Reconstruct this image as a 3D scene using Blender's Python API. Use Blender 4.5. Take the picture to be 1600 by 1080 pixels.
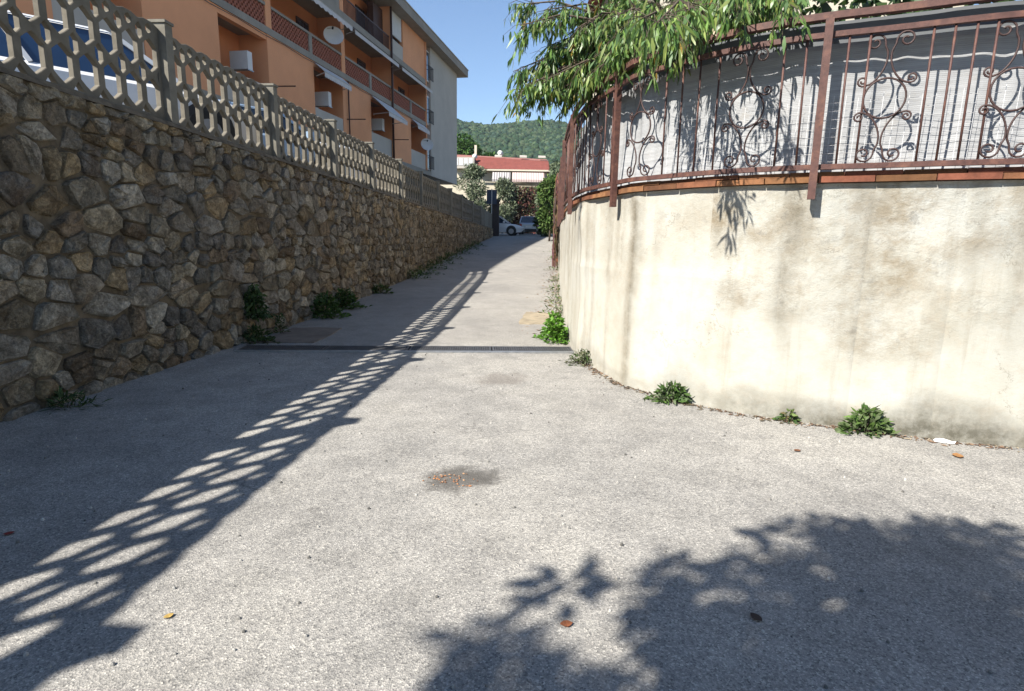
import bpy, bmesh, math, random
import numpy as np
from mathutils import Vector, Matrix

for o in list(bpy.data.objects):
    bpy.data.objects.remove(o)
scene = bpy.context.scene
COL = scene.collection
R = math.radians
rnd = random.Random(11)
rng = np.random.default_rng(7)

# ------------------------------------------------------------------ camera
CAMH, FPX, PITCH, ROLL = 1.55, 895.0, R(10.6), R(0.92)
fw = Vector((0, math.cos(PITCH), -math.sin(PITCH)))
rt0 = Vector((1, 0, 0)); up0 = rt0.cross(fw)
rt = rt0 * math.cos(ROLL) + up0 * math.sin(ROLL)
up = up0 * math.cos(ROLL) - rt0 * math.sin(ROLL)
cd = bpy.data.cameras.new('camera')
cam = bpy.data.objects.new('camera', cd); COL.objects.link(cam)
cd.sensor_fit = 'HORIZONTAL'; cd.sensor_width = 36.0; cd.lens = 36.0 * FPX / 1600.0
cd.clip_start = 0.05; cd.clip_end = 6000
M = Matrix((rt, up, -fw)).transposed().to_4x4(); M.translation = Vector((0, 0, CAMH))
cam.matrix_world = M
scene.camera = cam

# ------------------------------------------------------------------ light
SUN_EL, SUN_AZ = R(44.4), R(41.5)      # light travels towards +X and +Y (sun behind left)
w = bpy.data.worlds.new('World'); scene.world = w; w.use_nodes = True
nt = w.node_tree
bg = nt.nodes['Background']
sky = nt.nodes.new('ShaderNodeTexSky'); sky.sky_type = 'NISHITA'; sky.sun_disc = False
sky.sun_elevation = SUN_EL
sdir = Vector((-math.cos(SUN_AZ) * math.cos(SUN_EL), -math.sin(SUN_AZ) * math.cos(SUN_EL), math.sin(SUN_EL)))
sky.sun_rotation = math.atan2(sdir.x, sdir.y)
sky.altitude = 100; sky.air_density = 1.0; sky.dust_density = 0.1; sky.ozone_density = 3.5
nt.links.new(sky.outputs[0], bg.inputs[0]); bg.inputs[1].default_value = 0.082
sl = bpy.data.lights.new('sun', 'SUN'); sl.energy = 5.0; sl.angle = R(0.55); sl.color = (1.0, 0.95, 0.87)
so = bpy.data.objects.new('sun', sl); COL.objects.link(so)
so.rotation_euler = (-sdir).to_track_quat('-Z', 'Y').to_euler()
scene.view_settings.view_transform = 'Standard'
scene.view_settings.look = 'None'
scene.view_settings.gamma = 1.0
scene.view_settings.exposure = 1.2
scene.view_settings.use_curve_mapping = False

# ------------------------------------------------------------------ helpers
def tag(o, label=None, cat=None, group=None, kind=None):
    if label: o['label'] = label
    if cat: o['category'] = cat
    if group: o['group'] = group
    if kind: o['kind'] = kind
    return o

def empty(name, loc=(0, 0, 0), rz=0.0, label=None, cat=None, group=None):
    o = bpy.data.objects.new(name, None); COL.objects.link(o)
    o.location = loc; o.rotation_euler = (0, 0, rz); o.empty_display_size = .1
    return tag(o, label, cat, group)

class MB:
    """collects geometry for ONE mesh object"""
    def __init__(s): s.v = []; s.f = []; s.t = []; s.tint = None
    def add(s, vs, fs, tint=None):
        b = len(s.v); s.v += [tuple(p) for p in vs]
        for f in fs:
            s.f.append(tuple(i + b for i in f)); s.t.append(tint)
        return s
    def box(s, x0, x1, y0, y1, z0, z1, tint=None):
        vs = [(x0, y0, z0), (x1, y0, z0), (x1, y1, z0), (x0, y1, z0), (x0, y0, z1), (x1, y0, z1), (x1, y1, z1), (x0, y1, z1)]
        return s.add(vs, [(3, 2, 1, 0), (4, 5, 6, 7), (0, 1, 5, 4), (1, 2, 6, 5), (2, 3, 7, 6), (3, 0, 4, 7)], tint)
    def hexa(s, vs, tint=None):
        return s.add(vs, [(3, 2, 1, 0), (4, 5, 6, 7), (0, 1, 5, 4), (1, 2, 6, 5), (2, 3, 7, 6), (3, 0, 4, 7)], tint)
    def tube(s, pts, r, n=6, cap=True, tint=None, flat=1.0):
        P = [Vector(p) for p in pts]; m = len(P)
        rr = r if isinstance(r, (list, tuple)) else [r] * m
        ref = None; vs = []
        for i in range(m):
            t = (P[min(i + 1, m - 1)] - P[max(i - 1, 0)])
            if t.length < 1e-9: t = Vector((0, 0, 1))
            t.normalize()
            if ref is None:
                ref = Vector((1, 0, 0)) if abs(t.x) < .8 else Vector((0, 1, 0))
            a = (ref - t * ref.dot(t))
            if a.length < 1e-6: a = t.orthogonal()
            a.normalize(); b = t.cross(a); ref = a
            for k in range(n):
                an = 2 * math.pi * (k + .5) / n
                vs.append(P[i] + (a * math.cos(an) + b * math.sin(an) * flat) * rr[i])
        fs = []
        for i in range(m - 1):
            for k in range(n):
                k2 = (k + 1) % n
                fs.append((i * n + k, i * n + k2, (i + 1) * n + k2, (i + 1) * n + k))
        if cap:
            fs.append(tuple(range(n - 1, -1, -1))); fs.append(tuple((m - 1) * n + k for k in range(n)))
        return s.add(vs, fs, tint)
    def disc(s, c, ax, r, th, n=16, tint=None):
        ax = Vector(ax).normalized(); c = Vector(c)
        return s.tube([c - ax * th / 2, c + ax * th / 2], r, n, True, tint)
    def mesh(s, name):
        me = bpy.data.meshes.new(name); me.from_pydata(s.v, [], s.f); me.update()
        if any(t is not None for t in s.t):
            set_tint(me, np.array([t if t is not None else (.5, .5, .5) for t in s.t]))
        return me
    def build(s, name, m, parent=None, smooth=False, **kw):
        me = s.mesh(name); me.materials.append(m)
        if smooth: me.polygons.foreach_set('use_smooth', [True] * len(me.polygons))
        return link(name, me, parent, **kw)

def set_tint(me, cols):
    a = me.attributes.new('tint', 'FLOAT_COLOR', 'FACE')
    c = np.ones((len(cols), 4), dtype=np.float32); c[:, :3] = np.asarray(cols) * .85
    a.data.foreach_set('color', c.ravel())

def link(name, me, parent=None, label=None, cat=None, group=None, kind=None):
    o = bpy.data.objects.new(name, me); COL.objects.link(o)
    if parent: o.parent = parent
    return tag(o, label, cat, group, kind)

def np_mesh(name, V, F, tint=None):
    """V (n,3), F (m,k) constant-size faces"""
    me = bpy.data.meshes.new(name)
    k = F.shape[1]
    me.vertices.add(len(V)); me.vertices.foreach_set('co', np.asarray(V, np.float32).ravel())
    me.loops.add(F.size); me.loops.foreach_set('vertex_index', F.astype(np.int32).ravel())
    me.polygons.add(len(F)); me.polygons.foreach_set('loop_start', np.arange(0, F.size, k, dtype=np.int32))
    me.update(calc_edges=True)
    if tint is not None: set_tint(me, tint)
    return me

def copy_tree(o, parent=None):
    c = o.copy(); COL.objects.link(c)
    if parent: c.parent = parent
    for ch in list(o.children): copy_tree(ch, c)
    return c

# ------------------------------------------------------------------ materials
def new_mat(name):
    m = bpy.data.materials.new(name); m.use_nodes = True
    n = m.node_tree; b = n.nodes['Principled BSDF']
    return m, n, b

def N(n, typ, **kw):
    x = n.nodes.new(typ)
    for k, v in kw.items():
        if k == 'ins':
            for i, val in v.items(): x.inputs[i].default_value = val
        else: setattr(x, k, v)
    return x

def noise(n, co, scale, detail=4, rough=.6):
    x = N(n, 'ShaderNodeTexNoise', ins={'Scale': scale, 'Detail': detail, 'Roughness': rough})
    n.links.new(co, x.inputs['Vector']); return x.outputs['Fac']

def ramp(n, fac, stops):
    x = N(n, 'ShaderNodeValToRGB'); e = x.color_ramp.elements
    while len(e) < len(stops): e.new(.5)
    for el, (p, c) in zip(e, stops):
        el.position = p; el.color = (*c, 1) if len(c) == 3 else c
    n.links.new(fac, x.inputs[0]); return x.outputs[0]

def g(v): return (v, v, v)

def mix(n, fac, a, b, mode='MIX'):
    x = N(n, 'ShaderNodeMix', data_type='RGBA', blend_type=mode)
    if isinstance(fac, (int, float)): x.inputs[0].default_value = fac
    else: n.links.new(fac, x.inputs[0])
    for i, c in ((6, a), (7, b)):
        if isinstance(c, tuple): x.inputs[i].default_value = (*c, 1)
        else: n.links.new(c, x.inputs[i])
    return x.outputs[2]

def math_n(n, op, a, b=None, c=None):
    x = N(n, 'ShaderNodeMath', operation=op)
    for i, v in enumerate((a, b, c)):
        if v is None: continue
        if isinstance(v, (int, float)): x.inputs[i].default_value = v
        else: n.links.new(v, x.inputs[i])
    return x.outputs[0]

def bump(n, b, h, strength=.5, dist=.01):
    x = N(n, 'ShaderNodeBump', ins={'Strength': strength, 'Distance': dist})
    n.links.new(h, x.inputs['Height']); n.links.new(x.outputs[0], b.inputs['Normal'])

ALB = .80
def simple(name, col, rough=.7, var=.18, scale=6.0, bmp=.0, metal=0.0, spec=.4, dirt=None):
    m, n, b = new_mat(name)
    col = tuple(c * ALB for c in col)
    if dirt: dirt = tuple(c * ALB for c in dirt)
    co = N(n, 'ShaderNodeTexCoord').outputs['Object']
    f = noise(n, co, scale, 5)
    lo = tuple(c * (1 - var) for c in col); hi = tuple(min(1, c * (1 + var)) for c in col)
    c = ramp(n, f, [(.3, lo), (.7, hi)])
    if dirt:
        d = noise(n, co, scale * .35, 6, .7)
        c = mix(n, ramp(n, d, [(.5, g(0)), (.72, g(.7))]), c, dirt)
    n.links.new(c, b.inputs['Base Color'])
    b.inputs['Roughness'].default_value = rough; b.inputs['Metallic'].default_value = metal
    b.inputs['Specular IOR Level'].default_value = spec
    if bmp: bump(n, b, noise(n, co, scale * 6, 5), bmp, .004)
    return m

def tinted(name, rough=.8, var=.35, scale=20., bmp=.4, bdist=.006, trans=0., spec=.3):
    m, n, b = new_mat(name)
    co = N(n, 'ShaderNodeTexCoord').outputs['Object']
    at = N(n, 'ShaderNodeAttribute', attribute_name='tint').outputs['Color']
    f = noise(n, co, scale, 6, .65)
    c = mix(n, 1.0, at, ramp(n, f, [(.25, g(1 - var)), (.75, g(1 + var))]), 'MULTIPLY')
    n.links.new(c, b.inputs['Base Color'])
    b.inputs['Roughness'].default_value = rough; b.inputs['Specular IOR Level'].default_value = spec
    if bmp: bump(n, b, noise(n, co, scale * 2.2, 6, .7), bmp, bdist)
    if trans:
        tr = N(n, 'ShaderNodeBsdfTranslucent'); n.links.new(c, tr.inputs[0])
        mx = N(n, 'ShaderNodeMixShader'); mx.inputs[0].default_value = trans
        n.links.new(b.outputs[0], mx.inputs[1]); n.links.new(tr.outputs[0], mx.inputs[2])
        n.links.new(mx.outputs[0], n.nodes['Material Output'].inputs[0])
    return m

def mat_asphalt():
    m, n, b = new_mat('asphalt')
    co = N(n, 'ShaderNodeTexCoord').outputs['Object']
    vo = N(n, 'ShaderNodeTexVoronoi', ins={'Scale': 135.0}); n.links.new(co, vo.inputs['Vector'])
    sep = N(n, 'ShaderNodeSeparateColor'); n.links.new(vo.outputs['Color'], sep.inputs[0])
    agg = ramp(n, sep.outputs[0], [(0.0, (.11, .108, .103)), (.16, (.21, .205, .193)), (.6, (.285, .275, .253)), (.86, (.36, .345, .315)), (1.0, (.50, .48, .43))])
    vo2 = N(n, 'ShaderNodeTexVoronoi', ins={'Scale': 46.0}); n.links.new(co, vo2.inputs['Vector'])
    sep2 = N(n, 'ShaderNodeSeparateColor'); n.links.new(vo2.outputs['Color'], sep2.inputs[0])
    agg = mix(n, .22, agg, ramp(n, sep2.outputs[1], [(0, (.16, .157, .15)), (.5, (.27, .262, .242)), (1, (.38, .365, .335))]))
    grit = noise(n, co, 300, 3, .7)
    agg = mix(n, .8, agg, ramp(n, grit, [(.35, g(.62)), (.68, g(1.3))]), 'MULTIPLY')
    big = noise(n, co, .55, 6, .62)
    agg = mix(n, 1.0, agg, ramp(n, big, [(.28, (.74, .74, .75)), (.5, (1.0, .99, .98)), (.72, (1.2, 1.18, 1.14))]), 'MULTIPLY')
    mid = noise(n, co, 3.2, 5, .65)
    agg = mix(n, 1.0, agg, ramp(n, mid, [(.3, g(.8)), (.55, g(1.0)), (.75, g(1.1))]), 'MULTIPLY')
    # hairline cracks and darker worn patches
    wob = N(n, 'ShaderNodeVectorMath', operation='ADD'); nz_ = N(n, 'ShaderNodeTexNoise', ins={'Scale': 2.4, 'Detail': 6.0}); n.links.new(co, nz_.inputs['Vector'])
    n.links.new(co, wob.inputs[0]); n.links.new(nz_.outputs['Color'], wob.inputs[1])
    vc = N(n, 'ShaderNodeTexVoronoi', feature='DISTANCE_TO_EDGE', ins={'Scale': .42}); n.links.new(wob.outputs[0], vc.inputs['Vector'])
    crk = math_n(n, 'MULTIPLY', ramp(n, vc.outputs['Distance'], [(.0, g(.75)), (.006, g(0))]), ramp(n, noise(n, co, .8, 4), [(.5, g(0)), (.6, g(1))]))
    agg = mix(n, crk, agg, (.10, .095, .088))
    agg = mix(n, ramp(n, noise(n, co, 1.4, 7, .75), [(.58, g(0)), (.72, g(.4))]), agg, (.15, .145, .135))
    xyz = N(n, 'ShaderNodeSeparateXYZ'); n.links.new(co, xyz.inputs[0])
    # the lane above the gutter: browner, worn smoother; dust band beside the right wall
    lane = ramp(n, math_n(n, 'MULTIPLY', math_n(n, 'SUBTRACT', xyz.outputs[1], 8.0), .5), [(0, g(0)), (.3, g(1))])
    agg = mix(n, math_n(n, 'MULTIPLY', lane, .35), agg, (.215, .20, .18))
    dx = math_n(n, 'SUBTRACT', xyz.outputs[0], math_n(n, 'MULTIPLY', xyz.outputs[1], .068))
    dn = math_n(n, 'ADD', dx, math_n(n, 'MULTIPLY', math_n(n, 'SUBTRACT', noise(n, co, 1.7, 5), .5), 1.1))
    dust = math_n(n, 'MULTIPLY', ramp(n, dn, [(0.0, g(0)), (.28, g(.8))]), lane)
    agg = mix(n, math_n(n, 'MULTIPLY', dust, .6), agg, (.22, .165, .12))
    # stains with a place of their own
    def spot(x, y, r, amt, col, prev, sq=1.0):
        v = N(n, 'ShaderNodeVectorMath', operation='SUBTRACT'); n.links.new(co, v.inputs[0]); v.inputs[1].default_value = (x, y, 0)
        v2 = N(n, 'ShaderNodeVectorMath', operation='MULTIPLY'); n.links.new(v.outputs[0], v2.inputs[0]); v2.inputs[1].default_value = (1 / r, sq / r, 0)
        ln = N(n, 'ShaderNodeVectorMath', operation='LENGTH'); n.links.new(v2.outputs[0], ln.inputs[0])
        d = math_n(n, 'ADD', ln.outputs['Value'], math_n(n, 'MULTIPLY', math_n(n, 'SUBTRACT', noise(n, co, 1.5 / r, 8, .8), .5), 2.6))
        return mix(n, ramp(n, d, [(.45, g(amt)), (1.0, g(0))]), prev, col)
    agg = spot(-.34, 3.52, .27, .8, (.07, .065, .058), agg, 1.1)
    agg = spot(-.16, 3.58, .17, .6, (.08, .075, .068), agg, 1.3)
    agg = spot(-.10, 6.25, .36, .42, (.12, .10, .085), agg)
    agg = spot(.75, 5.2, .5, .25, (.13, .125, .12), agg)
    agg = spot(-1.1, 6.9, .6, .2, (.12, .12, .12), agg)
    agg = mix(n, 1.0, agg, (1.08, 1.08, 1.085), 'MULTIPLY')
    n.links.new(agg, b.inputs['Base Color'])
    b.inputs['Roughness'].default_value = .92; b.inputs['Specular IOR Level'].default_value = .18
    h = math_n(n, 'ADD', vo.outputs['Distance'], math_n(n, 'MULTIPLY', grit, .6))
    bump(n, b, h, .55, .006)
    return m

def mat_stone():
    m, n, b = new_mat('field_stone')
    co = N(n, 'ShaderNodeTexCoord').outputs['Object']
    at = N(n, 'ShaderNodeAttribute', attribute_name='tint').outputs['Color']
    f = noise(n, co, 7, 8, .68); f2 = noise(n, co, 38, 6, .7); f3 = noise(n, co, 2.3, 5, .6)
    c = mix(n, 1.0, at, ramp(n, f, [(.28, g(.42)), (.5, g(1.0)), (.72, g(1.7))]), 'MULTIPLY')
    c = mix(n, ramp(n, f3, [(.52, g(0)), (.68, g(.55))]), c, (.17, .105, .055))
    c = mix(n, ramp(n, noise(n, co, 5.1, 8, .75), [(.56, g(0)), (.68, g(.65))]), c, (.08, .072, .06))
    c = mix(n, ramp(n, noise(n, co, 9, 8, .78), [(.56, g(0)), (.66, g(.6))]), c, (.31, .29, .235))
    wv_ = N(n, 'ShaderNodeVectorMath', operation='ADD'); nq = N(n, 'ShaderNodeTexNoise', ins={'Scale': 5.0, 'Detail': 8.0, 'Roughness': .75}); n.links.new(co, nq.inputs['Vector'])
    n.links.new(co, wv_.inputs[0]); n.links.new(nq.outputs['Color'], wv_.inputs[1])
    vk = N(n, 'ShaderNodeTexVoronoi', feature='DISTANCE_TO_EDGE', ins={'Scale': 5.0}); n.links.new(wv_.outputs[0], vk.inputs['Vector'])
    c = mix(n, ramp(n, vk.outputs['Distance'], [(0, g(.45)), (.02, g(0))]), c, (.07, .06, .048))
    c = mix(n, 1.0, c, ramp(n, f2, [(.3, g(.66)), (.7, g(1.32))]), 'MULTIPLY')
    n.links.new(c, b.inputs['Base Color'])
    b.inputs['Roughness'].default_value = .9; b.inputs['Specular IOR Level'].default_value = .2
    h = math_n(n, 'ADD', math_n(n, 'MULTIPLY', f, 1.8), math_n(n, 'MULTIPLY', f2, .7))
    h = math_n(n, 'ADD', h, math_n(n, 'MULTIPLY', math_n(n, 'MINIMUM', vk.outputs['Distance'], .06), 3.0))
    bump(n, b, h, 1.0, .06)
    return m

def mat_rwall():
    """old formed concrete: UV = (metres along the wall, height)"""
    m, n, b = new_mat('cream_concrete')
    uv = N(n, 'ShaderNodeUVMap', uv_map='wall').outputs[0]
    at = N(n, 'ShaderNodeAttribute', attribute_name='stain')
    sp = N(n, 'ShaderNodeSeparateColor'); n.links.new(at.outputs['Color'], sp.inputs[0])
    f = noise(n, uv, 1.3, 8, .65); f2 = noise(n, uv, 9, 7, .7); f3 = noise(n, uv, 60, 4, .6)
    c = ramp(n, f, [(.3, (.47, .445, .37)), (.5, (.55, .53, .46)), (.7, (.58, .575, .525))])
    c = mix(n, ramp(n, f2, [(.48, g(0)), (.72, g(.45))]), c, (.50, .42, .32))
    blot = ramp(n, noise(n, uv, 2.1, 8, .72), [(.44, g(0)), (.62, g(1))])
    c = mix(n, math_n(n, 'MULTIPLY', sp.outputs[1], blot), c, (.27, .21, .13))   # ochre weathering, upper half
    fl = ramp(n, noise(n, uv, 6.5, 8, .78), [(.55, g(0)), (.63, g(.75))])
    c = mix(n, math_n(n, 'MULTIPLY', sp.outputs[1], fl), c, (.24, .23, .205))    # flaked grey spots
    ft = math_n(n, 'MULTIPLY', sp.outputs[2], ramp(n, noise(n, uv, 7, 7, .75), [(.3, g(.5)), (.6, g(1.15))]))
    c = mix(n, ft, c, (.13, .12, .092))                # damp foot
    st = math_n(n, 'MULTIPLY', sp.outputs[0], ramp(n, noise(n, uv, 5, 8, .78), [(.32, g(.3)), (.62, g(1.1))]))
    c = mix(n, st, c, (.20, .175, .13))                 # rain streaks
    mp = N(n, 'ShaderNodeMapping'); mp.inputs['Scale'].default_value = (7, .45, 1); n.links.new(uv, mp.inputs[0])
    c = mix(n, ramp(n, noise(n, mp.outputs[0], 1.0, 7, .7), [(.55, g(0)), (.78, g(.5))]), c, (.29, .255, .19))
    c = mix(n, ramp(n, noise(n, uv, 4.3, 8, .82), [(.66, g(0)), (.71, g(.55))]), c, (.24, .235, .215))
    wv_ = N(n, 'ShaderNodeVectorMath', operation='ADD'); nq = N(n, 'ShaderNodeTexNoise', ins={'Scale': 3.0, 'Detail': 7.0, 'Roughness': .7}); n.links.new(uv, nq.inputs['Vector'])
    n.links.new(uv, wv_.inputs[0]); n.links.new(nq.outputs['Color'], wv_.inputs[1])
    vk = N(n, 'ShaderNodeTexVoronoi', feature='DISTANCE_TO_EDGE', ins={'Scale': .9}); n.links.new(wv_.outputs[0], vk.inputs['Vector'])
    ck = math_n(n, 'MULTIPLY', ramp(n, vk.outputs['Distance'], [(0, g(.8)), (.007, g(0))]), ramp(n, noise(n, uv, 1.1, 4), [(.5, g(0)), (.58, g(1))]))
    c = mix(n, ck, c, (.19, .17, .13))
    c = mix(n, ramp(n, noise(n, uv, 2.7, 8, .8), [(.62, g(0)), (.70, g(.5))]), c, (.60, .585, .53))
    ctone = N(n, 'ShaderNodeAttribute', attribute_name='corner_tone').outputs['Fac']
    c = mix(n, ctone, mix(n, 1.0, c, (.80, .80, .80), 'MULTIPLY'), mix(n, 1.0, c, (.74, .75, .76), 'MULTIPLY'))  # paler tone before the wall's corner, greyer past it
    n.links.new(c, b.inputs['Base Color'])
    b.inputs['Roughness'].default_value = .95; b.inputs['Specular IOR Level'].default_value = .1
    rgh = math_n(n, 'ADD', .25, sp.outputs[1])
    h = math_n(n, 'MULTIPLY', rgh, math_n(n, 'ADD', math_n(n, 'MULTIPLY', noise(n, uv, 14, 9, .78), 1.0), math_n(n, 'MULTIPLY', f3, .2)))
    bump(n, b, h, .55, .03)
    return m

def mat_screen():
    m, n, b = new_mat('white_slat_mat')
    uv = N(n, 'ShaderNodeUVMap', uv_map='wall').outputs[0]
    sep = N(n, 'ShaderNodeSeparateXYZ'); n.links.new(uv, sep.inputs[0])
    wv = math_n(n, 'SINE', math_n(n, 'MULTIPLY', sep.outputs[1], 2 * math.pi / .014))
    wv = math_n(n, 'ADD', math_n(n, 'MULTIPLY', wv, .5), .5)
    mp = N(n, 'ShaderNodeMapping'); mp.inputs['Scale'].default_value = (1.2, 22, 1); n.links.new(uv, mp.inputs[0])
    c = mix(n, ramp(n, wv, [(.1, g(.0)), (.6, g(1))]), (.32, .325, .33), (.37, .375, .377))
    c = mix(n, 1.0, c, ramp(n, noise(n, mp.outputs[0], 1.5, 6, .65), [(.3, g(.72)), (.7, g(1.12))]), 'MULTIPLY')
    # weathered brownish stretch beside the corner post
    old = ramp(n, math_n(n, 'ADD', sep.outputs[0], math_n(n, 'MULTIPLY', noise(n, uv, 3, 5), .8)), [(0, g(1)), (.001, g(1))])
    d = noise(n, uv, 5.5, 7, .75)
    c = mix(n, ramp(n, d, [(.55, g(0)), (.75, g(.55))]), c, (.27, .235, .19))
    n.links.new(c, b.inputs['Base Color'])
    b.inputs['Roughness'].default_value = .7
    bump(n, b, math_n(n, 'ADD', math_n(n, 'MULTIPLY', wv, .25), math_n(n, 'MULTIPLY', noise(n, uv, 6, 5), 2.0)), .4, .006)
    tr = N(n, 'ShaderNodeBsdfTranslucent'); n.links.new(c, tr.inputs[0])
    mx = N(n, 'ShaderNodeMixShader'); mx.inputs[0].default_value = .12
    n.links.new(b.outputs[0], mx.inputs[1]); n.links.new(tr.outputs[0], mx.inputs[2])
    n.links.new(mx.outputs[0], n.nodes['Material Output'].inputs[0])
    return m

def mat_stripes(name, a, bcol, axis, pitch):
    m, n, b = new_mat(name)
    co = N(n, 'ShaderNodeTexCoord').outputs['Object']
    sep = N(n, 'ShaderNodeSeparateXYZ'); n.links.new(co, sep.inputs[0])
    s = math_n(n, 'SINE', math_n(n, 'MULTIPLY', sep.outputs[axis], 2 * math.pi / pitch))
    c = mix(n, ramp(n, s, [(.45, g(0)), (.55, g(1))]), a, bcol)
    n.links.new(c, b.inputs['Base Color']); b.inputs['Roughness'].default_value = .8
    return m

def mat_glass(name, col=(.02, .03, .045)):
    m, n, b = new_mat(name)
    co = N(n, 'ShaderNodeTexCoord').outputs['Object']
    c = ramp(n, noise(n, co, 1.5, 3), [(.3, col), (.7, tuple(x * 1.4 for x in col))])
    n.links.new(c, b.inputs['Base Color']); b.inputs['Roughness'].default_value = .06
    b.inputs['Specular IOR Level'].default_value = .7
    return m

def mat_hill():
    m, n, b = new_mat('hill_soil')
    co = N(n, 'ShaderNodeTexCoord').outputs['Object']
    c = ramp(n, noise(n, co, .02, 6), [(.3, (.035, .055, .022)), (.7, (.07, .085, .04))])
    n.links.new(c, b.inputs['Base Color']); b.inputs['Roughness'].default_value = 1; b.inputs['Specular IOR Level'].default_value = 0
    return m

MA = dict(
    asphalt=mat_asphalt(), stone=mat_stone(), rwall=mat_rwall(), screen=mat_screen(), hill=mat_hill(),
    mortar=simple('lime_mortar', (.15, .118, .078), .95, .45, 9, .8, dirt=(.06, .048, .035)),
    fence=simple('fence_concrete', (.175, .155, .12), .92, .22, 7, .5, dirt=(.10, .09, .065)),
    postc=simple('post_concrete', (.20, .185, .15), .92, .22, 7, .5, dirt=(.15, .135, .10)),
    ground=simple('dry_ground', (.14, .12, .08), .95, .3, .4),
    paving=simple('terrace_paving', (.19, .185, .175), .9, .2, 1.5),
    orange=simple('orange_render', (.84, .39, .195), .88, .09, .5, .15, dirt=(.74, .32, .145)),
    orange2=simple('orange_render_deep', (.72, .27, .115), .88, .09, .6, .1),
    greyc=simple('grey_render', (.52, .48, .42), .9, .07, .8, .2),
    slabc=simple('slab_concrete', (.33, .30, .255), .9, .1, 1.5, .2, dirt=(.22, .2, .17)),
    brick=simple('red_brick', (.34, .12, .075), .9, .3, 11, .3),
    dark=simple('dark_void', (.03, .028, .026), .8, .2, 2),
    brownm=simple('brown_paint', (.075, .035, .025), .5, .2, 8),
    white=simple('white_paint', (.74, .73, .70), .55, .05, 3),
    offwhite=simple('aged_white_fabric', (.62, .61, .60), .8, .1, 4),
    glass=mat_glass('dark_glass'), blueglass=mat_glass('tinted_glass', (.012, .03, .07)),
    rail=simple('rusty_brown_iron', (.10, .045, .036), .62, .3, 22, .25, 0, .4, dirt=(.24, .11, .07)),
    iron=simple('dark_scroll_iron', (.06, .032, .028), .6, .35, 30, .2),
    terra=tinted('terracotta', .9, .55, 7, .5),
    galv=simple('galvanised_steel', (.42, .43, .44), .45, .2, 14, .0, .7),
    grate=simple('grate_steel', (.15, .15, .155), .5, .3, 16, .0, .6),
    cover=simple('stained_concrete', (.34, .285, .20), .95, .3, 5, .7, dirt=(.20, .16, .115)),
    cover2=simple('brown_concrete', (.20, .165, .135), .95, .2, 5, .5, dirt=(.1, .08, .065)),
    leaf=tinted('leaf', .42, .2, 6, 0, trans=.34, spec=.5), weed=tinted('weed_leaf', .6, .2, 20, 0, trans=.25),
    bark=simple('bark', (.10, .075, .055), .95, .4, 14, .9), litter=tinted('litter', .9, .3, 40, .2),
    dryv=tinted('dry_creeper_stems', .95, .3, 10, .3),
    cream=simple('cream_plaster', (.66, .60, .47), .9, .07, 1.2, .2),
    roof=simple('roof_tiles_red', (.20, .055, .042), .85, .15, 2.5, .2),
    roof2=simple('roof_tiles_pale', (.30, .125, .095), .85, .2, 2.5, .2),
    carw=simple('white_car_paint', (.72, .73, .74), .25, .03, 1, 0, 0, .6),
    cars=simple('silver_car_paint', (.40, .42, .45), .3, .05, 1, 0, .5, .6),
    carb=simple('pale_blue_car_paint', (.30, .40, .52), .3, .05, 1, 0, .2, .6),
    rubber=simple('tyre_rubber', (.02, .02, .02), .85, .2, 10), chrome=simple('wheel_metal', (.35, .35, .36), .4, .1, 5, 0, .7),
    plastic=simple('black_plastic', (.02, .02, .022), .6, .1, 5), lampr=simple('red_lamp', (.35, .02, .015), .3, .1, 5),
    lampw=simple('clear_lamp', (.7, .7, .7), .2, .05, 5), navy=simple('navy_sign_panel', (.018, .035, .075), .5, .1, 3),
    gatem=simple('dark_gate_paint', (.03, .02, .02), .6, .2, 5),
    stripe1=mat_stripes('striped_canvas_pink', (.46, .36, .33), (.28, .20, .19), 0, .30),
    stripe2=mat_stripes('striped_canvas_grey', (.36, .34, .33), (.09, .08, .09), 0, .30),
    paper=simple('paper', (.8, .78, .75), .8, .05, 20), wire=simple('white_wire', (.7, .7, .7), .5, .1, 20),
    forest=tinted('forest_foliage', .95, .45, .9, 0, spec=.05), farleaf=tinted('far_leaf', .8, .2, 3, 0, trans=.2, spec=.15),
    olive=tinted('olive_leaf', .7, .2, 4, 0, trans=.15, spec=.3),
    pvc=simple('grey_membrane', (.13, .14, .15), .7, .1, 3),
)

# ------------------------------------------------------------------ lie of the land
ZY = [(-60, 0), (9, 0), (11, .05), (13.7, .14), (18, .29), (24.4, .72), (32, 1.15), (42, 1.66), (50, 1.9), (62, 2.05), (90, 2.2), (150, 6.0)]
def zroad(y):
    return float(np.interp(y, [a for a, _ in ZY], [b for _, b in ZY]))
LW0, LWS = -4.50, .072                    # left wall face  X = LW0 + LWS*Y
def xl(y): return LW0 + LWS * y
def xr(y): return .23 + .068 * y
def ztop(y): return 2.90 - .0168 * y      # top of the stone wall

# road (one ruled strip following the slope)
ys = sorted(set([-45, -20, -8] + list(np.arange(-4, 16, .5)) + list(np.arange(16, 56, 1.0)) + [58, 62]))
mb = MB(); vs = []
for y in ys:
    z = zroad(y)
    if y < 8.0: a, b_ = xl(y) - .25, 16.0
    elif y <= 43: a, b_ = xl(y) - .25, xr(y) + .3
    else: a, b_ = -8.0, 9.0
    for k in range(9):
        vs.append((a + (b_ - a) * k / 8, y, z))
fs = [(i * 9 + k, i * 9 + k + 1, (i + 1) * 9 + k + 1, (i + 1) * 9 + k) for i in range(len(ys) - 1) for k in range(8)]
mb.add(vs, fs); mb.build('road', MA['asphalt'], kind='structure', smooth=True)
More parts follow.
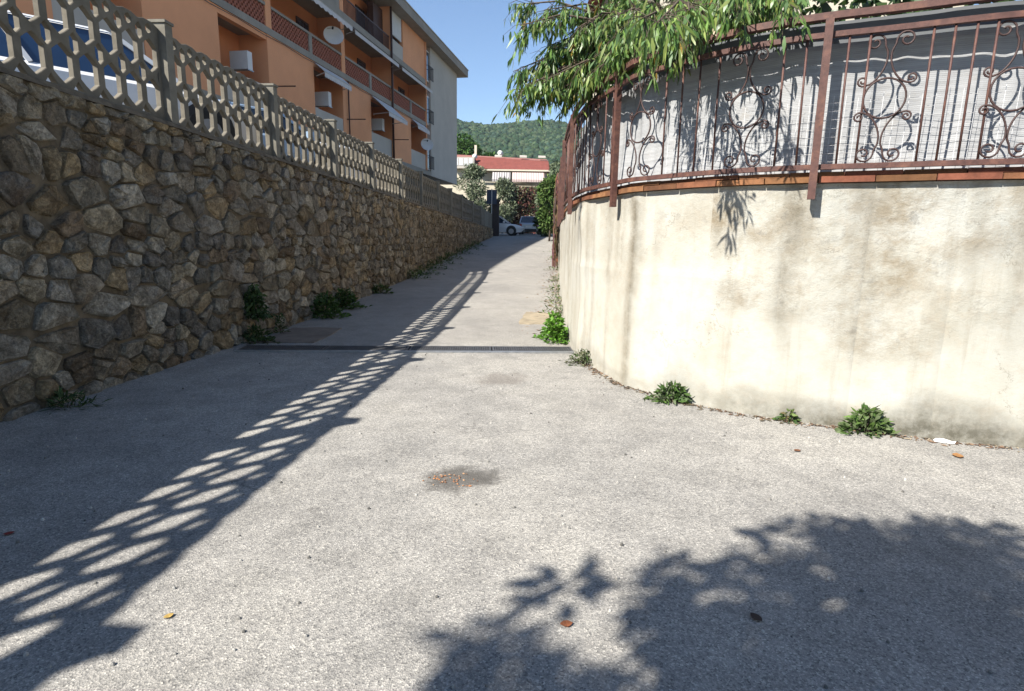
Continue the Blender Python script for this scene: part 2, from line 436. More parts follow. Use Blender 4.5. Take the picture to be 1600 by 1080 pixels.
# ground to the horizon
mb = MB(); vs = []
gy = [-1500, -300, -60, 0, 9, 18, 24.4, 32, 42, 50, 62, 90, 150]
for y in gy:
    for x in (-1500, -60, -12, 0, 12, 60, 1500):
        vs.append((x, y, zroad(y) - .06))
fs = [(i * 7 + k, i * 7 + k + 1, (i + 1) * 7 + k + 1, (i + 1) * 7 + k) for i in range(len(gy) - 1) for k in range(6)]
mb.add(vs, fs); mb.build('ground', MA['ground'], kind='structure')
# parking terrace behind the stone wall
mb = MB()
for y0, y1 in ((-14, 43.5),):
    mb.hexa([(-42, y0, -.5), (xl(y0) - .30, y0, -.5), (xl(y1) - .30, y1, -.5), (-42, y1, -.5),
             (-42, y0, ztop(y0) - .03), (xl(y0) - .30, y0, ztop(y0) - .03), (xl(y1) - .30, y1, ztop(y1) - .03), (-42, y1, ztop(y1) - .03)])
mb.build('parking_terrace', MA['paving'], kind='structure')

# ------------------------------------------------------------------ stone wall (left)
def clip(poly, a, b_, c):
    """keep a*u+b*v<=c"""
    out = []
    for i in range(len(poly)):
        p, q = poly[i], poly[(i + 1) % len(poly)]
        dp, dq = a * p[0] + b_ * p[1] - c, a * q[0] + b_ * q[1] - c
        if dp <= 0: out.append(p)
        if (dp < 0 < dq) or (dq < 0 < dp):
            t = dp / (dp - dq); out.append((p[0] + t * (q[0] - p[0]), p[1] + t * (q[1] - p[1])))
    return out
def poly_area(p):
    return .5 * sum(p[i][0] * p[(i + 1) % len(p)][1] - p[(i + 1) % len(p)][0] * p[i][1] for i in range(len(p)))

Y0W, Y1W = -5.0, 41.5
seeds = []
v = -.12
while v < 3.0:
    h = rnd.choice([rnd.uniform(.14, .20), rnd.uniform(.18, .27), rnd.uniform(.24, .33)]); u = Y0W + rnd.uniform(-.4, 0)
    while u < Y1W + .5:
        wd = h * rnd.choice([rnd.uniform(.8, 1.3), rnd.uniform(1.3, 2.1), rnd.uniform(1.8, 2.8)])
        if u > 12: wd *= .85
        if rnd.random() < .22 and h > .24:
            for q in (.25, .75):
                k2 = 2 if rnd.random() < .4 and wd > .4 else 1
                for j in range(k2): seeds.append((u + wd * (j + .5) / k2 + rnd.uniform(-.05, .05), v + h * q + rnd.uniform(-.02, .02)))
        else:
            seeds.append((u + wd / 2 + rnd.uniform(-.05, .05), v + h / 2 + rnd.uniform(-.05, .05)))
        u += wd
    v += h
S = np.array(seeds); AN = 1.32
SS = S * np.array([1 / AN, 1])
TINTS = [(.21, .19, .155), (.19, .17, .14), (.23, .20, .15), (.20, .165, .12), (.17, .155, .13), (.24, .21, .165), (.20, .15, .09), (.23, .175, .105), (.16, .12, .08), (.26, .235, .19), (.15, .135, .115), (.22, .185, .13)]
def wpt(u, d, z): return (xl(u) + d, u - LWS * d, z)   # point on the wall face, d proud of it
cells = []
for i in range(len(S)):
    dd = np.sum((SS - SS[i]) ** 2, axis=1); nb = np.argsort(dd)[1:26]
    x, y = SS[i]
    poly = [(x - .7, y - .7), (x + .7, y - .7), (x + .7, y + .7), (x - .7, y + .7)]
    for j in nb:
        a, b_ = SS[j][0] - x, SS[j][1] - y
        c = (SS[j][0] ** 2 + SS[j][1] ** 2 - x * x - y * y) / 2
        poly = clip(poly, a, b_, c)
        if len(poly) < 3: break
    if len(poly) < 3: continue
    poly = [(p[0] * AN, p[1]) for p in poly]
    poly = clip(poly, .0168, 1.0, 2.885)               # below the top line
    if len(poly) > 2: poly = clip(poly, 0, -1, .14 - zroad(S[i][0]))
    poly = clip(poly, -1, 0, -Y0W) if len(poly) > 2 else []
    poly = clip(poly, 1, 0, Y1W) if len(poly) > 2 else []
    if len(poly) < 3 or abs(poly_area(poly)) < .007: continue
    cu, cv = np.mean(poly, axis=0)
    if cv < zroad(cu) - .08: continue
    cells.append((cu, cv, poly))

def stone_geo(mb, cu, cv, poly):
    gap = rnd.choice([rnd.uniform(.002, .009), rnd.uniform(.006, .022)])
    # inset towards centre, round the corners
    P = []
    for (a, b_) in poly:
        d = math.hypot(a - cu, b_ - cv); k = max(.4, 1 - gap / max(d, .03) * 1.25)
        P.append((cu + (a - cu) * k, cv + (b_ - cv) * k))
    # drop tiny edges
    Q = [P[0]]
    for p in P[1:]:
        if math.hypot(p[0] - Q[-1][0], p[1] - Q[-1][1]) > .035: Q.append(p)
    if len(Q) < 3: return False
    C = []
    for i in range(len(Q)):
        p, q = Q[i], Q[(i + 1) % len(Q)]
        t = rnd.uniform(.08, .22)
        C.append((p[0] + (q[0] - p[0]) * t, p[1] + (q[1] - p[1]) * t))
        C.append((q[0] + (p[0] - q[0]) * t, q[1] + (p[1] - q[1]) * t))
    if len(C) > 11: C = C[::2] if len(C) > 16 else C[:11]
    jt = .006 + .020 * math.sqrt(abs(poly_area(poly)))
    C = [(a + rnd.uniform(-jt, jt), b_ + rnd.uniform(-jt, jt)) for a, b_ in C]
    n = len(C); size = math.sqrt(abs(poly_area(poly)))
    hh = rnd.uniform(.015, .06) * min(1.3, .5 + size); tx, tz = rnd.uniform(-.16, .16), rnd.uniform(-.18, .18)
    vs = []
    for k, (ins, dep) in enumerate(((0, -.07), (.035, hh * .62), (.17, hh))):
        for (a, b_) in C:
            pu, pv = cu + (a - cu) * (1 - ins), cv + (b_ - cv) * (1 - ins)
            d = dep + ((pu - cu) * tx + (pv - cv) * tz + rnd.uniform(-.024, .024) if k else 0)
            vs.append(wpt(pu, d, pv))
    vs.append(wpt(cu + rnd.uniform(-.04, .04), hh + rnd.uniform(-.015, .04), cv + rnd.uniform(-.03, .03)))
    fs = []
    for k in range(2):
        for i in range(n):
            j = (i + 1) % n
            fs.append((k * n + i, k * n + j, (k + 1) * n + j, (k + 1) * n + i))
    for i in range(n): fs.append((2 * n + i, 2 * n + (i + 1) % n, 3 * n))
    t = rnd.choice(TINTS); q = rnd.uniform(.68, 1.35)
    # the far half of the wall is a warmer stone
    far = min(1, max(0, (cu - 9) / 14))
    q *= 1.95 - .45 * far
    t = tuple(a * (1 - far * .6) + b_ * far * .6 for a, b_ in zip(t, (.26, .20, .125)))
    mb.add(vs, fs, tuple(c * q for c in t))
    return True

wall = empty('stone_wall', (xl(6), 6, 0), label='long rubble stone retaining wall below the pierced concrete fence', cat='wall')
WINV = Matrix.Translation(wall.location).inverted()
def shift(mb, loc):
    mb.v = [(a - loc[0], b_ - loc[1], c - loc[2]) for a, b_, c in mb.v]; return mb
# bed of mortar
mb = MB()
for k in range(24):
    y0, y1 = Y0W + (Y1W - Y0W) * k / 24, Y0W + (Y1W - Y0W) * (k + 1) / 24
    mb.hexa([(xl(y0) - .45, y0, -.2), (xl(y0) - .012, y0, -.2), (xl(y1) - .012, y1, -.2), (xl(y1) - .45, y1, -.2),
             (xl(y0) - .45, y0, ztop(y0)), (xl(y0) - .012, y0, ztop(y0)), (xl(y1) - .012, y1, ztop(y1)), (xl(y1) - .45, y1, ztop(y1))])
shift(mb, wall.location).build('mortar_bed', MA['mortar'], wall)
# mortar ledge under the fence
mb = MB()
for k in range(60):
    y0, y1 = Y0W + (Y1W - Y0W) * k / 60, Y0W + (Y1W - Y0W) * (k + 1) / 60
    e0, e1 = (.05 + .015 * math.sin(k * 1.7), .05 + .015 * math.sin((k + 1) * 1.7))
    mb.hexa([(xl(y0) - .30, y0, ztop(y0) + .002), (xl(y0) + e0, y0, ztop(y0) - .03), (xl(y1) + e1, y1, ztop(y1) - .03), (xl(y1) - .30, y1, ztop(y1) + .002),
             (xl(y0) - .30, y0, ztop(y0) + .03), (xl(y0) + e0 - .03, y0, ztop(y0) + .02), (xl(y1) + e1 - .03, y1, ztop(y1) + .02), (xl(y1) - .30, y1, ztop(y1) + .03)])
shift(mb, wall.location).build('wall_ledge', MA['mortar'], wall)
def shown(c):
    u = c[0]
    return abs(poly_area(c[2])) * 4.2 / max(u, 4.4) ** 3 if u > 4.3 else 1e-9 * abs(poly_area(c[2]))
cells.sort(key=shown, reverse=True)
rest = MB()
for i, c in enumerate(cells):
    if i < 298:
        m1 = MB()
        if stone_geo(m1, *c): shift(m1, wall.location).build('stone', MA['stone'], wall)
    else:
        stone_geo(rest, *c)
shift(rest, wall.location).build('stone_infill', MA['stone'], wall, kind='stuff')

# ------------------------------------------------------------------ pierced concrete fence
PL, PH, PT = 2.44, 1.035, .06
def fence_panel_mesh():
    cu = bpy.data.curves.new('panel_outline', 'CURVE'); cu.dimensions = '2D'; cu.fill_mode = 'BOTH'
    cu.extrude = PT / 2 - .006; cu.bevel_depth = .006; cu.bevel_resolution = 0
    def spl(pts):
        s = cu.splines.new('POLY'); s.points.add(len(pts) - 1); s.use_cyclic_u = True
        for p, q in zip(s.points, pts): p.co = (q[0], q[1], 0, 1)
    pit = PL / 8
    top = []
    for k in range(8):
        x0 = PL - pit * k
        top += [(x0, PH - .028), (x0 - pit * .3, PH), (x0 - pit * .7, PH)]
    spl([(0, 0), (PL, 0)] + top + [(0, PH - .028)])
    K = .945
    def hexh(cx, cz, hw, hh, sd):
        spl([(cx, (cz - hh) * K), (cx + hw * .5, (cz - (hh + sd) * .52) * K), (cx + hw, (cz - sd) * K), (cx + hw, (cz + sd) * K), (cx + hw * .5, (cz + (hh + sd) * .52) * K), (cx, (cz + hh) * K),
             (cx - hw * .5, (cz + (hh + sd) * .52) * K), (cx - hw, (cz + sd) * K), (cx - hw, (cz - sd) * K), (cx - hw * .5, (cz - (hh + sd) * .52) * K)])
    for k in range(8):
        cx = pit * (k + .5)
        hexh(cx, .268, .117, .192, .10); hexh(cx, .715, .117, .192, .10)
        hexh(cx, 1.008, .050, .062, .028)
    for k in range(1, 8):
        cx = pit * k
        spl([(cx - .07, .04), (cx + .07, .04), (cx, .135)])
        hexh(cx, .4915, .056, .112, .052); hexh(cx, .935, .054, .098, .045)
    for cx, sg in ((.004, 1), (PL - .004, -1)):
        spl([(cx + sg * .03, .41 * K), (cx + sg * .058, .45 * K), (cx + sg * .058, .53 * K), (cx + sg * .03, .575 * K)])
    ob = bpy.data.objects.new('panel_tmp', cu); COL.objects.link(ob)
    dg = bpy.context.evaluated_depsgraph_get()
    me = bpy.data.meshes.new_from_object(ob.evaluated_get(dg))
    bpy.data.objects.remove(ob)
    me.materials.clear(); me.materials.append(MA['fence']); me.name = 'panel'
    me.polygons.foreach_set('use_smooth', [False] * len(me.polygons))
    return me
pm = fence_panel_mesh()
FD = -.12
fence = empty('concrete_fence', wpt(6, FD, ztop(6)), label='pierced precast concrete fence with honeycomb holes on top of the stone wall', cat='fence')
post_me = None
PY = [-3.45, -.76, 1.97, 4.53, 7.09, 9.64, 12.15, 14.62, 17.25, 19.85, 22.6, 25.35, 28.2, 31.9, 35.4]
angf = math.atan2(1, LWS)
mbp = MB(); mbp.box(-.065, .065, -.10, .075, 0, 1.10); mbp.box(-.08, .08, -.115, .09, 1.10, 1.13)
post_me = mbp.mesh('post'); post_me.materials.append(MA['postc'])
FL = fence.location
for i, y in enumerate(PY):
    z = ztop(y) + .03
    p = bpy.data.objects.new('post', post_me); COL.objects.link(p); p.parent = fence
    a = wpt(y, FD + .015, z); p.location = (a[0] - FL[0], a[1] - FL[1], a[2] - FL[2] - .02); p.rotation_euler = (rnd.uniform(-.008, .008), rnd.uniform(-.02, .01), angf)
    if i + 1 < len(PY):
        y2 = PY[i + 1]; ln = (y2 - y) * math.hypot(1, LWS) - .13
        o = bpy.data.objects.new('panel', pm); COL.objects.link(o); o.parent = fence
        a = wpt(y + .065, FD, ztop(y + 1.2) + .025)
        o.location = (a[0] - FL[0], a[1] - FL[1], a[2] - FL[2] + rnd.uniform(-.006, .006))
        o.rotation_euler = (R(90), 0, angf + rnd.uniform(-.004, .004)); o.scale = (ln / PL, 1, 1)
# plain boarded panels at the far end
pb = None
for k in range(3):
    y = 35.5 + k * 2.2
    m1 = MB(); a = wpt(y, FD, ztop(y) + .03); e = wpt(y + 2.1, FD, ztop(y) + .03)
    m1.hexa([(a[0] - .03, a[1], a[2]), (a[0] + .03, a[1], a[2]), (e[0] + .03, e[1], e[2]), (e[0] - .03, e[1], e[2]),
             (a[0] - .03, a[1], a[2] + 1.0), (a[0] + .03, a[1], a[2] + 1.0), (e[0] + .03, e[1], e[2] + 1.0), (e[0] - .03, e[1], e[2] + 1.0)])
    shift(m1, FL).build('solid_panel', MA['fence'] if k != 1 else MA['postc'], fence)

# ------------------------------------------------------------------ curved concrete wall (right)
WP = [(3.05, 42), (2.0, 26), (1.3, 16), (.77, 7.96), (1.185, 6.25), (1.23, 6.06), (1.33, 5.93), (1.78, 5.33), (2.30, 4.95), (2.87, 4.72), (3.41, 4.46), (4.02, 4.27), (5.6, 3.72), (8.5, 2.7)]
def chaikin(P, n):
    P = np.array(P, float)
    for _ in range(n):
        Q = [P[0]]
        for a, b_ in zip(P[:-1], P[1:]): Q += [a * .75 + b_ * .25, a * .25 + b_ * .75]
        Q.append(P[-1]); P = np.array(Q)
    return P
class Path:
    def __init__(s, P, off=0.0):
        P = np.array(P, float); t = np.gradient(P, axis=0); t /= np.linalg.norm(t, axis=1)[:, None]
        s.P = P + np.stack([t[:, 1], -t[:, 0]], 1) * off
        s.S = np.concatenate([[0], np.cumsum(np.linalg.norm(np.diff(s.P, axis=0), axis=1))]); s.L = s.S[-1]
    def at(s, q): return np.array([np.interp(q, s.S, s.P[:, 0]), np.interp(q, s.S, s.P[:, 1])])
    def tan(s, q):
        d = s.at(min(q + .04, s.L)) - s.at(max(q - .04, 0)); return d / np.linalg.norm(d)
    def nor(s, q):
        t = s.tan(q); return np.array([t[1], -t[0]])     # towards the road
    def near(s, p):
        q = np.arange(0, s.L, .02); d = (np.interp(q, s.S, s.P[:, 0]) - p[0]) ** 2 + (np.interp(q, s.S, s.P[:, 1]) - p[1]) ** 2
        return float(q[int(np.argmin(d))])
CW = chaikin(WP, 1); C2 = chaikin(WP, 2)
wp = Path(CW, -.0)
# orientation check: outward normal must look at the road (-X / -Y side)
SIGN = 1.0 if wp.nor(5)[0] < 0 else -1.0
def PT_(path, q, off, z):
    a = path.at(q); nn = path.nor(q) * SIGN
    return (a[0] + nn[0] * off, a[1] + nn[1] * off, z)
WH = 2.03
rw = empty('concrete_retaining_wall', (1.23, 6.05, 0), label='curved cream concrete retaining wall with stains and terracotta coping', cat='wall')
RL = rw.location
# seams follow the photographed formwork joints
seam_pts = [(1.0, 7.0), (1.23, 6.05), (1.78, 5.33), (2.30, 4.95), (2.87, 4.72), (3.41, 4.46), (4.02, 4.27), (4.75, 4.02), (5.6, 3.72)]
seams = [wp.near(np.array(p)) for p in seam_pts] + [33.0, 31.5, 30.0, 28.0]
qs = sorted(set([round(float(x), 3) for x in np.concatenate([np.arange(0, 30, .5), np.arange(30, wp.L, .06)])] + [round(s + d, 3) for s in seams for d in (-.005, 0, .005)]))
zs = sorted(set([round(float(x), 3) for x in np.arange(-.1, WH, .06)] + [1.195, 1.2, 1.205, WH]))
nz = np.random.default_rng(3)
def vnoise(seed, sx, sy):
    r_ = np.random.default_rng(seed); G = r_.random((400, 120))
    def f(x, y):
        x, y = x * sx + 50, y * sy + 10; i, j = int(x) % 399, int(y) % 119; a, b_ = x - int(x), y - int(y)
        a, b_ = a * a * (3 - 2 * a), b_ * b_ * (3 - 2 * b_)
        return (G[i, j] * (1 - a) + G[i + 1, j] * a) * (1 - b_) + (G[i, j + 1] * (1 - a) + G[i + 1, j + 1] * a) * b_
    return f
n1, n2, n3, n4 = vnoise(1, 1.1, 1.3), vnoise(2, 4, 4), vnoise(5, 7, .7), vnoise(9, 2.2, 2.8)
V = []; UV = []; ST = []
streaks = [(seams[1], .075, 1.0, 2.0), (seams[0] - .12, .05, .5, 2.0), (seams[3] + .02, .075, .95, 1.6), (seams[4] - .25, .10, .22, 1.2), (seams[5] + .10, .06, .5, 1.0), (seams[6] + .02, .07, 1.0, 2.0), (seams[5] + .62, .08, .45, 1.1), (seams[2] + .05, .02, .35, 2.0), (seams[4] + .02, .05, .55, 1.7), (seams[1] - .36, .05, .45, .9), (seams[1] - .62, .03, .6, 2.0), (seams[0] - .35, .03, .6, 2.), (seams[0] - .65, .03, .6, 2.)]
for q in qs:
    for z in zs:
        dz = zroad(wp.at(q)[1])
        d = (n1(q, z) - .5) * .035 + (n2(q, z) - .5) * .010
        if z > 1.25: d += (n4(q, z) - .5) * .022 - .004
        sd = min(abs(q - s) for s in seams)
        if sd < .002: d -= .003 * n4(q, z)
        if abs(z - 1.2) < .002: d -= .0
        if z < .02 + dz: d += .03
        V.append(PT_(wp, q, d, z)); UV.append((q, z))
        s = 0
        for (c, wd, amp, ln) in streaks:
            wob = c + (n1(c * 3.1, z * 1.4) - .5) * .11 + (WH - z) * .015
            fall = max(0, 1 - (WH - z) / ln) ** .5 if ln < 2 else .75 + .25 * (z / WH)
            s = max(s, amp * fall * math.exp(-((q - wob) / wd) ** 2))
        s = max(s, .85 * max(0, n3(q * 1.3, z) - .58) * max(0, (z - .3) / 1.7) * 2.6)
        och = max(0, min(1, (z - .85 + (n4(q, z) - .5) * 1.1) / .5)) * (.35 + .6 * n1(q * 1.7, z)) * (1 if q > seams[2] else .4)
        foot = max(0, 1 - (z - dz) / (.10 + .42 * max(0, n1(q * 2.3, 3.3) - .1) * (.4 + n4(q * 1.5, .2)))) ** .6 if z - dz < .55 else 0
        foot *= .45 + .5 * max(0, min(1, (q - seams[2]) / 1.2))
        ST.append((min(1, s), min(1, och), min(.9, foot), 1))
nzc = len(zs)
F = [(i * nzc + k, i * nzc + k + 1, (i + 1) * nzc + k + 1, (i + 1) * nzc + k) for i in range(len(qs) - 1) for k in range(nzc - 1)]
if SIGN > 0: F = [f[::-1] for f in F]
nf = len(F)
# top and back so that it is a solid wall
base = len(V); back = []
for q in qs:
    V.append(PT_(wp, q, -.30, WH)); V.append(PT_(wp, q, -.30, -.1)); UV += [(q, WH), (q, 0)]; ST += [(0, 0, 0, 1)] * 2
for i in range(len(qs) - 1):
    F.append((i * nzc + nzc - 1, base + 2 * i, base + 2 * i + 2, (i + 1) * nzc + nzc - 1))
    F.append((base + 2 * i, base + 2 * i + 1, base + 2 * i + 3, base + 2 * i + 2))
V = [(a - RL[0], b_ - RL[1], c - RL[2]) for a, b_, c in V]
me = np_mesh('wall_face', np.array(V), np.array(F))
uvl = me.uv_layers.new(name='wall'); li = np.array(F).ravel(); uvl.data.foreach_set('uv', np.array(UV, np.float32)[li].ravel())
CTONE = np.array([[.0 if u_ < seams[1] else .8] for u_, v_ in UV], np.float32)  # tone step at the corner: whiter facet before it, greyer wall past it
ga = me.attributes.new('corner_tone', 'FLOAT', 'POINT'); ga.data.foreach_set('value', CTONE.ravel())
ca = me.attributes.new('stain', 'FLOAT_COLOR', 'POINT'); ca.data.foreach_set('color', np.array(ST, np.float32).ravel())
me.materials.append(MA['rwall'])
link('wall_face', me, rw)
# terracotta coping: two courses of tiles
rp = Path(C2, 0.0)
def tile_mb(path, q0, q1, o0, o1, z0, z1, tint, n=2):
    m1 = MB()
    for k in range(n):
        a, b_ = q0 + (q1 - q0) * k / n, q0 + (q1 - q0) * (k + 1) / n
        m1.hexa([PT_(path, a, o1, z0), PT_(path, a, o0, z0), PT_(path, b_, o0, z0), PT_(path, b_, o1, z0),
                 PT_(path, a, o1, z1), PT_(path, a, o0, z1), PT_(path, b_, o0, z1), PT_(path, b_, o1, z1)], tint)
    return m1
q = .2; far = MB(); ntile = 0
while q < rp.L - .5:
    ln = .40
    t = rnd.uniform(.75, 1.2); t *= rnd.choice([1, 1, .8, .6]); tint = (.25 * t, .088 * t * rnd.uniform(.9, 1.35), .052 * t)
    dz = rnd.uniform(-.004, .004); do = rnd.uniform(-.006, .008)
    z_l = WH + .002 + max(0, zroad(rp.at(q)[1]) - .3) * .25 * 0
    m1 = tile_mb(rp, q + .004, q + ln - .004, .042 + do, -.22, z_l + .004, z_l + .05 + dz, tint)
    m2 = tile_mb(rp, q + .19, q + ln + .18, .028 + do, -.20, z_l + .054 + dz, z_l + .088 + dz, tuple(c * .85 for c in tint))
    if q > 26:
        shift(m1, RL).build('coping_tile', MA['terra'], rw); shift(m2, RL).build('coping_tile', MA['terra'], rw)
    else:
        far.add(m1.v, m1.f, tint); far.add(m2.v, m2.f, tint)
    q += ln
shift(far, RL).build('coping_run', MA['terra'], rw, kind='stuff')
# garden terrace behind it
mb = MB(); top = []
for q in np.arange(.1, wp.L, .4): top.append(PT_(wp, q, -.29, 1.98))
top += [(30, 2.7, 1.98), (30, 42, 1.98)]
n = len(top)
mb.add(top + [(a, b_, -.3) for a, b_, _ in top], [tuple(range(n))] + [(i, (i + 1) % n, n + (i + 1) % n, n + i) for i in range(n)])
mb.build('garden_terrace', MA['ground'], kind='structure')

# ------------------------------------------------------------------ iron railing with scrolls
rail = empty('iron_railing', (1.10, 6.37, WH), label='rusty brown wrought iron railing with scroll ornaments above the curved wall', cat='railing')
QL = rail.location
rpo = Path(C2, .055 * SIGN)
def rp3(q, z, off=0.0): return PT_(rpo, q, off, z)
Z0, Z1, Z2, Z3 = 2.155, 3.145, 3.275, 2.16
def strip(q0, q1, zc, hw, hh, name, m):
    m1 = MB(); qq = list(np.arange(q0, q1, .12)) + [q1]; vs = []; fs = []
    for a in qq:
        for (o_, z_) in ((hw, -hh), (hw, hh), (-hw, hh), (-hw, -hh)): vs.append(rp3(a, zc + z_, o_))
    for i in range(len(qq) - 1):
        for k in range(4): fs.append((i * 4 + k, (i + 1) * 4 + k, (i + 1) * 4 + (k + 1) % 4, i * 4 + (k + 1) % 4))
    fs += [(0, 1, 2, 3), tuple(len(vs) - 4 + k for k in (3, 2, 1, 0))]
    m1.add(vs, fs); shift(m1, QL).build(name, m, rail)
QA, QB = 4.0, rpo.L - .4
strip(QA, QB, Z0, .02, .02, 'bottom_rail', MA['rail'])
strip(QA, QB, Z1, .02, .02, 'middle_rail', MA['rail'])
strip(QA, QB, Z2 + .005, .03, .025, 'hand_rail', MA['rail'])
def spiral(cx, cz, r0, r1, a0, turns, n=16):
    return [(cx + (r0 + (r1 - r0) * k / n) * math.cos(a0 + turns * 2 * math.pi * k / n), cz + (r0 + (r1 - r0) * k / n) * math.sin(a0 + turns * 2 * math.pi * k / n)) for k in range(n + 1)]
def bez(p0, p1, p2, p3, n=10):
    return [tuple((1 - t) ** 3 * a + 3 * (1 - t) ** 2 * t * b_ + 3 * (1 - t) * t * t * c + t ** 3 * d for a, b_, c, d in zip(p0, p1, p2, p3)) for t in [k / n for k in range(1, n)]]
def scroll_paths():
    """right-hand upper stem, relative to the ring's centre; mirrored for the other three"""
    big = spiral(.098, .408, .012, .064, math.pi * (1 - 2.8), 1.4, 20)
    end = big[-1]
    sm = spiral(.158, .135, .036, .010, -math.pi * .5, 1.3, 14)
    st = sm[0]
    body = bez(end, (end[0], end[1] - .05), (.010, .36), (.010, .31), 7) + [(.010, .30)] + bez((.010, .30), (.010, .22), (.07, .098), (st[0], st[1]), 10)
    return big + body + sm
SP = scroll_paths()
def ornament(q):
    zc = (Z0 + Z1) / 2
    for sx in (1, -1):
        for szz in (1, -1):
            m1 = MB(); off = .012 * sx * szz
            m1.tube([rp3(q + a * sx, zc + b_ * szz, off) for a, b_ in SP], .0075, 5)
            shift(m1, QL).build('scroll', MA['iron'], rail, smooth=True)
    m1 = MB(); m1.tube([rp3(q + .14 * math.cos(t), zc + .145 * math.sin(t), 0) for t in np.linspace(0, 2 * math.pi, 25)], .008, 5, False)
    shift(m1, QL).build('ring', MA['iron'], rail, smooth=True)
def bar(q, lean=0):
    m1 = MB(); m1.tube([rp3(q + rnd.uniform(-.004, .004), Z0 + .018), rp3(q, (Z0 + Z1) / 2), rp3(q + rnd.uniform(-.004, .004), Z1 - .018)], .0085, 6)
    shift(m1, QL).build('bar', MA['rail'], rail, smooth=True)
def post(q):
    m1 = MB(); h = .029
    a, t, nn = rp3(q, 0, .035), rpo.tan(q), rpo.nor(q) * SIGN
    def c(s_, o_, z): return (a[0] + t[0] * s_ + nn[0] * o_, a[1] + t[1] * s_ + nn[1] * o_, z)
    m1.hexa([c(-h, h, 1.90), c(h, h, 1.90), c(h, -h, 1.90), c(-h, -h, 1.90), c(-h, h, Z2 - .024), c(h, h, Z2 - .024), c(h, -h, Z2 - .024), c(-h, -h, Z2 - .024)])
    shift(m1, QL).build('post', MA['rail'], rail)
P0, BAY = 35.735, 2.09
lay = {0: ([.415, 1.525], [.725, .905, 1.085, 1.265, 1.79, 1.95]), 1: ([.43, 1.22], [.15, .29, .69, .82, .95, 1.07, 1.42, 1.60, 1.80, 1.96])}
for k in range(-14, 4):
    q0 = P0 + k * BAY
    if q0 < QA - .1 or q0 > QB: continue
    post(q0)
    O, B = lay.get(k, ([.42, 1.45], [.16, .68, .87, 1.05, 1.22, 1.70, 1.90]))
    for o_ in O:
        if q0 + o_ < QB - .2: ornament(q0 + o_)
    for b_ in B:
        if q0 + b_ < QB: bar(q0 + b_)

# shade mat hung behind the railing
ps = Path(C2, -.145 * SIGN)
qs2 = np.concatenate([np.arange(6, 30, .25), np.arange(30, ps.L - .3, .035)]); zs2 = np.arange(2.12, 3.22, .035)
m_n = vnoise(21, 1.3, .7); m_n2 = vnoise(22, 5, 1.2)
V = []; UV = []
for q in qs2:
    for z in zs2:
        t = (z - 2.12) / 1.3
        bulge = -.10 * math.sin(math.pi * min(1, t * 1.05)) * m_n(q, z) + (m_n2(q, z) - .5) * .03
        if 33.5 < q < 36.4: bulge += .05 * (m_n2(q * 1.9, z * .5 + q) - .5) * 2
        top_dip = (m_n(q * .9, 5.0) - .5) * .1 * t
        V.append(PT_(ps, q, bulge + .02 + .012 * math.sin(q * 23 + 3 * m_n(q, z) * 4) * m_n2(q * .4, z), z + top_dip)); UV.append((q, z))
nzc = len(zs2)
F = np.array([(i * nzc + k, i * nzc + k + 1, (i + 1) * nzc + k + 1, (i + 1) * nzc + k) for i in range(len(qs2) - 1) for k in range(nzc - 1)])
me = np_mesh('shade_mat', np.array(V), F)
uvl = me.uv_layers.new(name='wall'); uvl.data.foreach_set('uv', np.array(UV, np.float32)[F.ravel()].ravel())
me.polygons.foreach_set('use_smooth', [True] * len(F)); me.materials.append(MA['screen'])
link('shade_mat', me, label='greyish white slatted privacy mat hung behind the iron railing', cat='screen')
# grey membrane strip between the two upper rails
pm_ = Path(C2, -.035 * SIGN); V = []
zs3 = [3.10, 3.16, 3.22, 3.262]
for q in qs2:
    for z in zs3: V.append(PT_(pm_, q, .01 * (m_n2(q, z * 2) - .5), z + (m_n(q * .8, 2.0) - .5) * .02))
F = np.array([(i * 4 + k, i * 4 + k + 1, (i + 1) * 4 + k + 1, (i + 1) * 4 + k) for i in range(len(qs2) - 1) for k in range(3)])
me = np_mesh('membrane_strip', np.array(V), F); me.materials.append(MA['pvc']); me.polygons.foreach_set('use_smooth', [True] * len(F))
link('membrane_strip', me, label='dark grey membrane strip between the two upper rails of the iron railing', cat='screen')
# welded wire tied to the lower half of the mat
pw = Path(C2, .0)
mb = MB()
for z in np.arange(2.20, 2.68, .065):
    qq = np.arange(36.4, ps.L - .5, .16); mb.tube([PT_(pw, a, -.035 + .012 * math.sin(a * 5 + z * 20), z + .006 * math.sin(a * 3)) for a in qq], .0016, 3, False)
for a in np.arange(36.4, ps.L - .5, .085):
    mb.tube([PT_(pw, a, -.035, 2.17), PT_(pw, a + .008, -.032, 2.70 + rnd.uniform(-.03, .02))], .0016, 3, False)
mb.build('wire_mesh', MA['wire'], label='thin white welded wire mesh tied across lower half of railing', cat='mesh')

# dry creeper draped over the far stretch of the railing
def strands(mb, npieces, qr, zr, offr, tints, width=.03):
    for _ in range(npieces):
        q = rnd.uniform(*qr); z = rnd.uniform(*zr); ln = rnd.uniform(.3, .9)
        o0 = rnd.uniform(*offr); pts = []
        for k in range(4):
            pts.append(PT_(rpo, q + rnd.uniform(-.05, .05), o0 + rnd.uniform(-.03, .03), z - ln * k / 3))
        mb.tube(pts, [width * rnd.uniform(.3, 1)] * 4, 4, False, tuple(c * rnd.uniform(.6, 1.3) for c in rnd.choice(tints)), .4)
mb = MB()
strands(mb, 900, (15.5, 23.5), (1.3, 3.3), (.0, .16), [(.12, .07, .045), (.16, .10, .065), (.09, .055, .04)], .03)
strands(mb, 260, (17.0, 22.5), (2.9, 3.9), (-.15, .14), [(.12, .07, .045), (.16, .10, .065)], .03)
o = mb.build('dry_creeper', MA['dryv'], label='dried brown creeper hanging over the far end of railing', cat='climbing plant')

